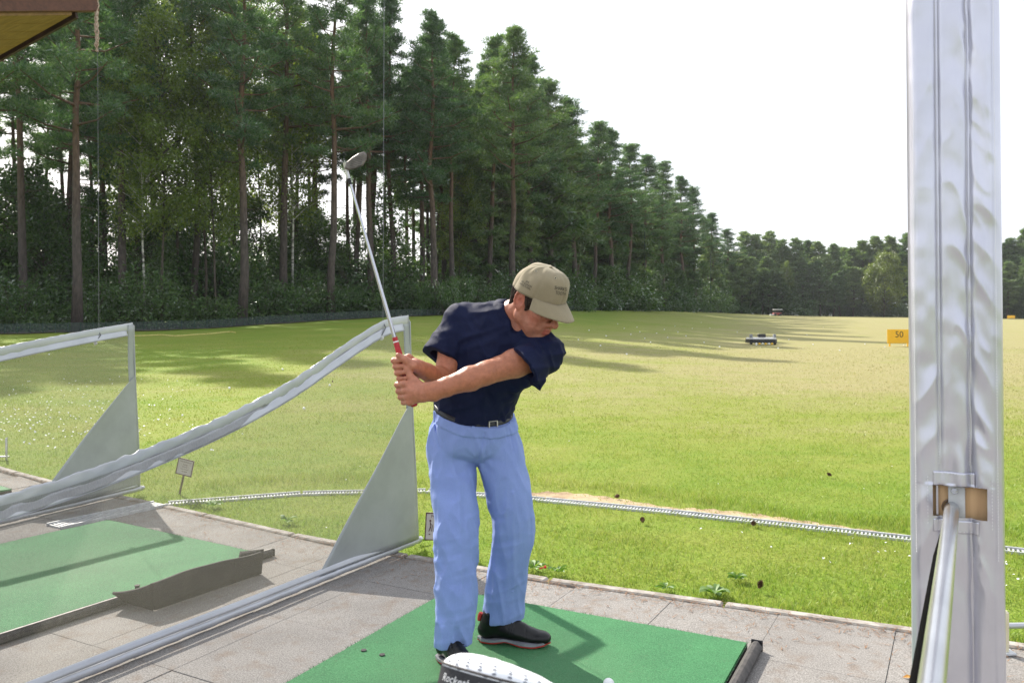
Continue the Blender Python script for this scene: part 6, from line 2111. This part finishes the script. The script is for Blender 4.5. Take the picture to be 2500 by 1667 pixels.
# ================================================================== covered driver in the foreground
def build_cover():
    o = P(1222, 1661, 1.0)
    root = thing('driver_club', 'driver under a white and black perforated head cover', 'golf club', (o[0], o[1], 0))
    zc = o[2] + .0
    rz = R(-6); tl = R(11)
    Lx, Ly, Hz = .080, .048, .022
    def loc(x, y, z):
        # local axes: tilt down to the right, then turn a little
        x2 = x * math.cos(tl) + z * math.sin(tl); z2 = -x * math.sin(tl) + z * math.cos(tl)
        y, z2 = y * math.cos(R(21)) + z2 * math.sin(R(21)), z2 * math.cos(R(21)) - y * math.sin(R(21))
        return np.array([x2 * math.cos(rz) - y * math.sin(rz), x2 * math.sin(rz) + y * math.cos(rz), zc + z2])
    def rim(a):
        # head outline: full at the left, drawn out to the right
        c, s = math.cos(a), math.sin(a)
        x = Lx * c * (1.0 if c > 0 else .93); k = 1 - .38 * max(0, c) ** 1.4
        return x, Ly * k * (abs(s) ** .8 * (1 if s > 0 else -1))
    def top(i, j):
        a = 2 * math.pi * i; t = j * math.pi / 2
        x, y = rim(a); r = math.cos(t) ** .62
        xc = -.018 * j
        z = Hz * math.sin(t) ** .9 * (1 - .30 * max(0, x * r / Lx)) + .0006 * math.sin(9 * a + 6 * j)
        return loc(x * r + xc * (1 - r), y * r, z)
    m = MB(); m.grid(top, 72, 22, close_u=True); sh = m.build('white_top', simple('white_cover_fabric', (.76, .77, .79), (.83, .84, .86), 40, .55, bscale=300, bstr=.25, bdist=.002), root, smooth='all')
    def side(i, j):
        a = 2 * math.pi * i; x, y = rim(a)
        r = 1.012 - .05 * j - .32 * max(0, j - .55) ** 2 * 3
        return loc(x * r, y * r, .002 - .085 * j)
    m = MB(); m.grid(side, 72, 14, close_u=True)
    bs = m.build('black_side', simple('black_cover_fabric', (.010, .010, .013), (.022, .022, .026), 60, .6, bscale=200, bstr=.3), root, smooth='all')
    m = MB(); m.tube([loc(rim(a)[0] * 1.014, rim(a)[1] * 1.014, .005) for a in np.linspace(0, 2 * math.pi, 80)], .0014, 6, cap=False); m.build('piping', M['rubber'], root, smooth=True)
    # perforations in the white fabric
    m = MB()
    for row in range(6):
        j = .10 + row * .135
        cnt = int(26 * math.cos(j * math.pi / 2) ** .5)
        for k in range(cnt):
            i = (k + .5 * (row % 2)) / cnt
            if math.cos(2 * math.pi * i) > .80: continue
            c = top(i, j); du = top(i + .002, j) - c; dv = top(i, min(1, j + .01)) - c
            u = nrm(du); nn = nrm(np.cross(du, dv)); nn = nn if nn[2] > -0.2 else -nn; v = np.cross(nn, u)
            sz = .0030 * (1 - .35 * row / 6)
            V = [c + nn * .0007] + [c + nn * .0007 + sz * math.cos(q) * u + sz * .5 * math.sin(q) * v for q in np.linspace(0, 2 * math.pi, 11)[:-1]]
            m.add(V, [(0, 1 + q, 1 + (q + 1) % 10) for q in range(10)])
    hb = m.build('perforation', simple('perforation_grey', (.20, .21, .24), None, rough=.9), sh); tag(hb, kind='stuff')
    # script on the black side
    Vt, Ft = text_mesh('Rocketballz', .0125, 'LEFT', 1.02, .22)
    out = []
    for x, y, z in Vt:
        # arc position along the front (a from 180 towards 360 degrees)
        s_len = x - .0
        a = math.pi * 1.16 + s_len / .064
        xx, yy = rim(a); zz = -.0095 + y
        r = 1.012 - .05 * ((.002 - zz) / .085) + .012
        p = loc(xx * r, yy * r, zz); out.append(p)
    mesh_np('lettering', out, Ft, M['white'], bs, smooth=False)
    # knitted sock, shaft and grip down to the paving
    m = MB(); c0 = loc(.02, 0, -.07); m.tube([c0, c0 * [1, 1, 0] + [0, 0, c0[2] - .10], c0 * [1, 1, 0] + [0, 0, c0[2] - .22]], [.042, .032, .024], 16); m.build('sock', bs.data.materials[0], root, smooth=True)
    m = MB(); m.tube([c0 * [1, 1, 0] + [0, 0, c0[2] - .2], c0 * [1, 1, 0] + [0, 0, .26]], [.0052, .0072], 10); m.build('shaft', M['chrome'], root, smooth=True)
    m = MB(); m.tube([c0 * [1, 1, 0] + [0, 0, .27], c0 * [1, 1, 0] + [0, 0, .0]], [.0095, .0135], 12); m.build('grip', M['rubber'], root, smooth=True)
    for ch in root.children:
        me = ch.data
        for q in (ch,) :
            n_ = len(me.vertices); co = np.empty(n_ * 3, np.float32); me.vertices.foreach_get('co', co); co = co.reshape(-1, 3)
    return root
build_cover()

# ================================================================== balls, cones, weeds, small things on the ground
def make_ball():
    m = MB(); m.sphere((0, 0, .0213), .0213, 16, 12)
    return m
ball_me = None
def ball(loc, label, group, grow=1.0):
    global ball_me
    if ball_me is None:
        o = make_ball().build('golf_ball', M['ball'], None, smooth=True); ball_me = o.data
    else:
        o = bpy.data.objects.new('golf_ball', ball_me); link(o)
    o.location = tuple(map(float, loc)); o.scale = (grow,) * 3
    tag(o, label, 'golf ball', group)
    return o
p = G(1486, 1668, MATZ + .0213)
ball((p[0], p[1], MATZ - .001), 'white golf ball on the near mat at the bottom edge', None)
BALLS = [(1412, 832), (1524, 803), (1540, 818), (1562, 812), (1574, 828), (1603, 815), (1622, 806), (1655, 812), (1648, 797), (1690, 803), (1719, 838), (1733, 802), (1757, 849),
         (1847, 844), (1926, 831), (1970, 819), (2112, 842), (2160, 849), (2206, 845), (1480, 822), (1466, 846), (1588, 838), (1508, 792), (1712, 788), (1630, 826), (1800, 812),
         (2010, 800), (2050, 858), (1555, 800), (1675, 822), (1438, 808), (1900, 852), (1530, 868), (1985, 843)]
for px, py in BALLS:
    p = GT(px, py)
    ball((p[0], p[1], p[2] + .012), 'stray white golf ball lying on the middle of the range', 'stray golf balls on the range', 1.25)
for px, py in ((690, 905), (805, 945), (560, 952), (330, 935), (742, 1003), (120, 868)):
    p = GT(px, py)
    ball((p[0], p[1], p[2] + .012), 'stray white golf ball on the grass beyond the net dividers', 'stray golf balls beyond the dividers')

def make_cone():
    m = MB(); rr = random.Random(3)
    m.tube([(0, 0, 0), (0, 0, .052)], [.010, .004], 8)
    for k in range(54):
        f = k / 54; a = k * 2.39996; z = .004 + .048 * f
        r = .019 * math.sin(math.pi * min(1, .22 + .74 * f)) + .002
        d = np.array([math.cos(a), math.sin(a), 0]); s = np.array([-d[1], d[0], 0])
        b = d * .006 + [0, 0, z]; tip = d * r + [0, 0, z + .008 - .006 * f]
        w = .0062 * (1 - .4 * f)
        m.add([b - s * w * .5, b + s * w * .5, tip + s * w, tip + d * .0015 + [0, 0, .002], tip - s * w, b * .9 - [0, 0, .003]],
              [(0, 1, 2, 3), (0, 3, 4), (5, 2, 1), (5, 3, 2), (5, 4, 3), (5, 0, 4)])
    return m
cone_me = None
for (px, py), lab in zip([(2030, 1169), (1501, 1223), (1569, 1286), (1845, 1287), (1853, 1452), (1012, 1252), (812, 935)],
        ['pine cone alone in the grass beyond the drain left of the padded post', 'pine cone lying on the bare soil strip beside the drain', 'pine cone just in front of the drain, nearest the golfer',
         'dark pine cone in front of the drain midway to the padded post', 'upright pine cone near the kerb left of the padded post', 'pine cone in the grass beside the near divider', 'small pine cone on the grass seen through the near net']):
    p = GT(px, py)
    m = make_cone().build('pine_cone', M['cone'], None) if cone_me is None else link(bpy.data.objects.new('pine_cone', cone_me))
    cone_me = m.data
    m.location = (p[0], p[1], p[2] + .026); m.rotation_euler = (random.uniform(.9, 1.5), 0, random.random() * 6) if px != 1853 else (.3, .1, 1)
    m.scale = (.8,) * 3
    tag(m, lab, 'pine cone', 'pine cones on the lawn')

def make_weed(n, r, seed, tall=.5):
    rr = random.Random(seed); out = []
    root = None
    m = MB()
    for k in range(n):
        a = k * 2.4 + rr.uniform(-.3, .3); L = r * rr.uniform(.6, 1.1); w = L * rr.uniform(.16, .26); rise = rr.uniform(.2, .9) * tall
        d = np.array([math.cos(a), math.sin(a), 0]); s = np.array([-d[1], d[0], 0])
        def pt(f): return d * L * f + np.array([0, 0, L * rise * math.sin(f * 2.2) ])
        V = [pt(0)]; 
        for f, ww in ((.25, .55), (.55, 1.0), (.8, .75)):
            V += [pt(f) - s * w * ww + [0, 0, .004], pt(f) - [0, 0, .002], pt(f) + s * w * ww + [0, 0, .004]]
        V.append(pt(1))
        F = [(0, 2, 1), (0, 3, 2), (1, 2, 5, 4), (2, 3, 6, 5), (4, 5, 8, 7), (5, 6, 9, 8), (7, 8, 10), (8, 9, 10)]
        out.append((V, F))
    return out
WEEDS = [(1745, 1446, .11, 15, 'broad-leaved weed clump spreading over the kerb, largest of the weeds'), (1625, 1432, .07, 12, 'small weed clump on the kerb left of the largest weed'),
         (1305, 1382, .09, 12, 'weed clump at the kerb beside the golfer\'s trouser leg'), (1362, 1392, .08, 13, 'weed tuft on the kerb with grassy leaves'),
         (1800, 1408, .08, 14, 'low reddish weed patch in the lawn above the largest weed'), (700, 1270, .09, 12, 'weed clump at the kerb seen through the near net'), (520, 1232, .10, 12, 'weed clump by the drain end seen through the near net'),
         (1030, 1318, .06, 10, 'small weed at the foot of the near divider')]
for wi, (px, py, r, n, lab) in enumerate(WEEDS):
    p = G(px, py)
    t = thing('weed_plant', lab, 'weed', (p[0], p[1], -.006), group='weeds along the kerb')
    for V, F in make_weed(n, r * .8, wi): 
        m = MB(); m.add(V, F); m.build('leaf', M['weed'], t, smooth=True)
# small litter
p = G(2203, 1654)
m = MB(); m.add([(0, 0, .003), (.022, .010, .010), (.045, .004, .004), (.022, -.012, .007)], [(0, 3, 2, 1)]); o = m.build('fallen_leaf', M['dryleaf'], None, solid=.0008); o.location = (p[0], p[1], 0); tag(o, 'dry orange leaf lying on the paving by the padded post', 'leaf')
p = G(1317, 1389)
m = MB(); m.tube([(0, 0, .004), (.03, .012, .008)], [.004, .0035], 8); m.tube([(.03, .012, .008), (.036, .0145, .009)], [.009, .009], 10); o = m.build('plastic_tee', M['red'], None, smooth=True); o.location = (p[0], p[1], 0); tag(o, 'broken red plastic tee lying at the kerb by the trouser leg', 'golf tee')

# ================================================================== notices on stakes
def build_sign(name, label, c, w, h, lines, yaw, tilt, foot, mirror=False, roll=0.0):
    c = np.asarray(c, float)
    root = thing(name, label, 'sign', tuple(c), (tilt, roll, yaw))
    MB().box((0, 0, 0), (w, .006, h), None, .002).build('sign_board', M['signface'], root)
    fr = MB()
    t = .006
    for (cx, cz, sx, sz) in ((0, h / 2 - t / 2, w, t), (0, -h / 2 + t / 2, w, t), (-w / 2 + t / 2, 0, t, h - 2 * t), (w / 2 - t / 2, 0, t, h - 2 * t)):
        fr.box((cx, -.0042, cz), (sx, .003, sz))
    fr.build('sign_border', M['signprint'], root)
    for txt, sz, x, z in lines:
        Vt, Ft = text_mesh(txt, sz, 'CENTER')
        mesh_np('lettering', [(x + v[0], -.0036, z + v[1]) for v in Vt], Ft, M['signprint'], root, smooth=False)
    if foot is not None:
        R_ = root.matrix_basis.to_3x3() if False else None
        f = Vector(foot) - Vector(c); root_rot = Matrix.Identity(3)
        import mathutils
        inv = mathutils.Euler(root.rotation_euler).to_matrix().inverted()
        f = inv @ f
        m = MB(); m.tube([np.array((0, .008, h * .3)), np.array((f[0], max(.008, f[1]), f[2]))], .009, 8); m.build('stake', M['stake'], root, smooth=True)
    return root, (w, h)
Yn = 4.9
c = P(1086, 1285, Yn)
LN = [('POLITE NOTICE', .024, 0, .060), ('PLEASE', .019, .02, .026), ('DO NOT', .019, .02, .002), ('WALK PAST', .019, .02, -.022), ('THE LINE', .019, .02, -.046)]
sg, _ = build_sign('notice_board', 'small POLITE NOTICE board in the grass behind the trouser leg', c, .235, .165, LN, R(6), 0, c + np.array([0.0, .02, -c[2] - .1]), roll=R(3))
# golfer pictogram beside the words
m = MB(); m.sphere((-.088, -.004, .034), (.006, .0012, .006), 8, 5); m.tube([(-.088, -.0045, .027), (-.084, -.0045, .002), (-.094, -.0045, -.030)], .0022, 5); m.tube([(-.084, -.0045, .002), (-.078, -.0045, -.028)], .0022, 5); m.tube([(-.087, -.0045, .020), (-.074, -.0045, .006), (-.066, -.0045, -.030)], .0014, 5); m.tube([(-.094, -.0045, -.046), (-.084, -.0045, -.046)], .003, 5)
m.build('golfer_symbol', M['signprint'], sg)
c = P(452, 1140, 6.45); foot = G(437, 1197)
build_sign('notice_board', 'small tilted notice board on a stake seen through the near net', c, .135, .130, [('POLITE NOTICE', .013, 0, .040), ('PLEASE', .012, 0, .018), ('DO NOT', .012, 0, 0), ('WALK PAST', .012, 0, -.018), ('THE LINE', .012, 0, -.036)], R(-8), 0, (foot[0], foot[1], -.05), roll=R(12))
# little metal bracket standing by the kerb at the far left
p = G(16, 1116)
t = thing('metal_hook', 'small metal hook post standing by the kerb at the left edge', 'hook post', tuple(p))
m = MB(); m.tube([(0, 0, -.03), (0, 0, .19), (.012, 0, .205), (.0, -.02, .19)], .012, 8); m.build('rod', M['alu'], t, smooth=True)
m = MB(); m.box((-.04, 0, .006), (.12, .04, .014), None, .003); m.build('base_plate', M['alu'], t)

# ================================================================== out on the range
def frame_at(p): return tuple(map(float, p))
p = GT(1859, 841)
def build_robot():
    root = thing('ball_robot', 'low black and silver ball collecting robot standing on the range', 'robot', frame_at(p))
    w, d = p[1] * 66 / FPX * 1.0, .8
    h = p[1] * 17 / FPX
    m = MB()
    out = [(-w / 2, -d / 2 + .12), (-w / 2 + .12, -d / 2), (w / 2 - .12, -d / 2), (w / 2, -d / 2 + .12), (w / 2, d / 2), (-w / 2, d / 2)]
    m.prism([(x, y, .07) for x, y in out], (0, 0, h * .55)); m.build('body', M['darkgrey'], root)
    m = MB(); m.prism([(x * .96, y * .95, .07 + h * .552) for x, y in out], (0, 0, h * .22)); m.build('top_deck', simple('robot_deck', (.55, .56, .57), (.66, .67, .68), 10, .4), root)
    m = MB(); m.box((.02, .05, .07 + h * 1.05), (w * .27, .22, h * .50), None, .02); m.build('control_box', M['darkgrey'], root)
    for s in (-1, 1):
        m = MB(); m.box((s * w * .43, -.18, .07 + h * .98), (w * .09, .16, h * .55), None, .015); m.build('corner_arm', simple('robot_arm', (.20, .21, .23), None, rough=.5), root)
        m = MB(); m.tube([(s * (w * .44) - .04, -.22, .08), (s * (w * .44) + .04, -.22, .08)], .085, 16); wh = m.build('wheel', M['rubber'], root)
        m = MB(); m.tube([(s * (w * .44) - .045, -.22, .08), (s * (w * .44) + .045, -.22, .08)], .035, 10); m.build('hub', M['alu'], wh)
    for k in range(6):
        m = MB(); m.tube([((k - 2.5) * w * .115 - .03, -d / 2 + .02, .05), ((k - 2.5) * w * .115 + .03, -d / 2 + .02, .05)], .045, 10); m.build('picker_disc', M['yellowpaint'] if k % 2 else M['white'], root)
build_robot()
def build_board(px0, px1, py0, py1, pyb, label, text, leg_in=.12):
    b = GT((px0 + px1) / 2, pyb)
    k = b[1] / FPX
    w, h = (px1 - px0) * k, (py1 - py0) * k; zc = CAMH - ((py0 + py1) / 2 - HOR) * k - b[2]
    root = thing('distance_board', label, 'distance board', frame_at(b), group='yellow distance boards on the range')
    MB().box((0, 0, zc), (w, .03, h), None, .008).build('panel', M['yellowpaint'], root)
    for s in (-1, 1):
        MB().box((s * (w / 2 - leg_in * w), .035, (zc - h * .3) / 2 - .05), (.055, .04, zc - h * .3 + .16 + .1), None, .004).build('leg', M['yellowpaint'], root)
    if text:
        Vt, Ft = text_mesh(text, h * .62, 'CENTER')
        mesh_np('lettering', [(v[0] + .0, -.0175, zc + v[1] + h * .12) for v in Vt], Ft, M['black'], root, smooth=False)
    return root
build_board(2166, 2224, 804, 838, 846, 'yellow distance board marked 50 left of the padded post', '50')
build_board(2459, 2478, 770, 777, 779.5, 'small far yellow distance board at the right edge', None)
def build_cart():
    b = GT(1897, 771)
    if b[1] > 184: b = np.array([(1897 - 1250) * 176 / FPX, 176, float(ground_z((1897 - 1250) * 176 / FPX, 176))])
    k = b[1] / FPX
    root = thing('range_cart', 'small white and red ball collecting cart far across the field', 'cart', frame_at(b))
    w = 21 * k; h = 16 * k
    MB().box((0, 0, h * .30), (w * .9, 1.2, h * .32), None, .06).build('body', simple('cart_red', (.32, .05, .04), None, rough=.5), root)
    MB().box((-w * .52, 0, h * .16), (w * .5, 1.3, h * .18), None, .04).build('collector', M['white'], root)
    MB().box((.05 * w, 0, h * .95), (w * .95, 1.3, h * .10), None, .04).build('roof', M['white'], root)
    for sx in (-1, 1):
        for sy in (-1, 1):
            MB().box((sx * w * .38 + .05 * w, sy * .55, h * .66), (.06, .06, h * .52)).build('roof_post', M['darkgrey'], root)
            m = MB(); m.tube([(sx * w * .30, sy * .62 - .08, .26), (sx * w * .30, sy * .62 + .08, .26)], .26, 14); m.build('wheel', M['rubber'], root)
    MB().box((.1 * w, 0, h * .58), (w * .4, 1.0, h * .30), None, .04).build('seat', M['rubber'], root)
build_cart()
for px, py0, lab in ((1574, 567, 'thin dark green net pole on the field edge, taller of the two'), (1735, 620, 'thin dark green net pole further along the field edge')):
    loc = wood_loc(px, -1.0); h = CAMH - (py0 - HOR) * loc[1] / FPX - loc[2]
    t = thing('net_pole', lab, 'pole', tuple(loc), group='green net poles along the field edge')
    m = MB(); m.tube([(0, 0, -.2), (0, 0, h)], [.085, .06], 10); m.build('pole', M['greenpost'], t, smooth=True)
    m = MB(); m.sphere((0, 0, h), .09, 10, 6); m.build('pole_cap', M['greenpost'], t, smooth=True)
# low net fence along the foot of the wood
def build_fence():
    pxs = np.concatenate([np.linspace(-420, 1400, 60), np.linspace(1430, 1790, 12)])
    pts = []
    for px in pxs:
        l = wood_loc(px, -.9); pts.append(l + [0, 0, .03])
    root = thing('net_fence', 'low dark green net fence along the foot of the wood', 'fence', tuple(pts[20]))
    o = pts[20]
    m = MB(); V = []; F = []
    for i, p in enumerate(pts):
        V += [p - o, p - o + [0, 0, .46 + .02 * math.sin(i * 1.7)]]
        if i: F.append((2 * i - 2, 2 * i, 2 * i + 1, 2 * i - 1))
    m.add(V, F); m.build('fence_net', M['fencenet'], root)
    m = MB(); m.tube([p - o + [0, 0, .47 + .02 * math.sin(i * 1.7)] for i, p in enumerate(pts)], .011, 5); m.build('top_cord', M['greenpost'], root)
    pm = None
    for i, p in enumerate(pts):
        if pm is None:
            q = MB(); q.tube([(0, 0, -.1), (0, 0, .52)], [.022, .022], 8); ob = q.build('fence_post', M['greenpost'], root); pm = ob.data
        else: ob = link(bpy.data.objects.new('fence_post', pm), root)
        ob.location = tuple(p - o)
build_fence()
# bare needle-strewn edge under the trees
m = MB(); V = []; F = []
pxs = np.linspace(-500, 1800, 90)
for i, px in enumerate(pxs):
    for k, off in enumerate((-1.5 - .6 * math.sin(i * .7) * math.sin(i * .31), 2, 10, 34)):
        l = wood_loc(px, off); V.append((l[0], l[1], l[2] + .05 + .035))
    if i:
        for k in range(3): F.append(((i - 1) * 4 + k, i * 4 + k, i * 4 + k + 1, (i - 1) * 4 + k + 1))
m.add(V, F); tag(m.build('forest_floor', simple('forest_litter', (.035, .026, .016), (.10, .065, .038), 1.3, .95, bscale=6, bstr=.6, bdist=.1), None, smooth=True), 'brown needle covered floor of the wood', kind='structure')
# yellow hose on the grass in front of the fence
pts = []
for px, py in ((300, 822), (350, 820.5), (395, 818.5), (430, 821), (470, 818), (520, 815), (560, 811), (575, 813)):
    l = GT(px, py); pts.append(l + [0, 0, .02])
m = MB(); m.tube(smooth_path(np.array(pts), 40), .028, 6); tag(m.build('hose', M['hose'], None, smooth=True), 'yellow hose lying on the grass by the fence at the left', 'hose')

# ================================================================== air between the camera and the far woods
def build_haze():
    m = bpy.data.materials.new('haze'); m.use_nodes = True
    n = m.node_tree.nodes; l = m.node_tree.links; n.clear()
    out = n.new('ShaderNodeOutputMaterial'); v = n.new('ShaderNodeVolumePrincipled')
    v.inputs['Color'].default_value = (.92, .95, 1.0, 1); v.inputs['Density'].default_value = HAZE
    v.inputs['Anisotropy'].default_value = .3
    l.new(v.outputs[0], out.inputs['Volume'])
    mb = MB(); mb.box((40, 120, 16.0), (1960, 1980, 36.0))
    o = mb.build('haze', m)
    tag(o, 'thin summer haze over the field', kind='stuff')
HAZE = .00020
build_haze()
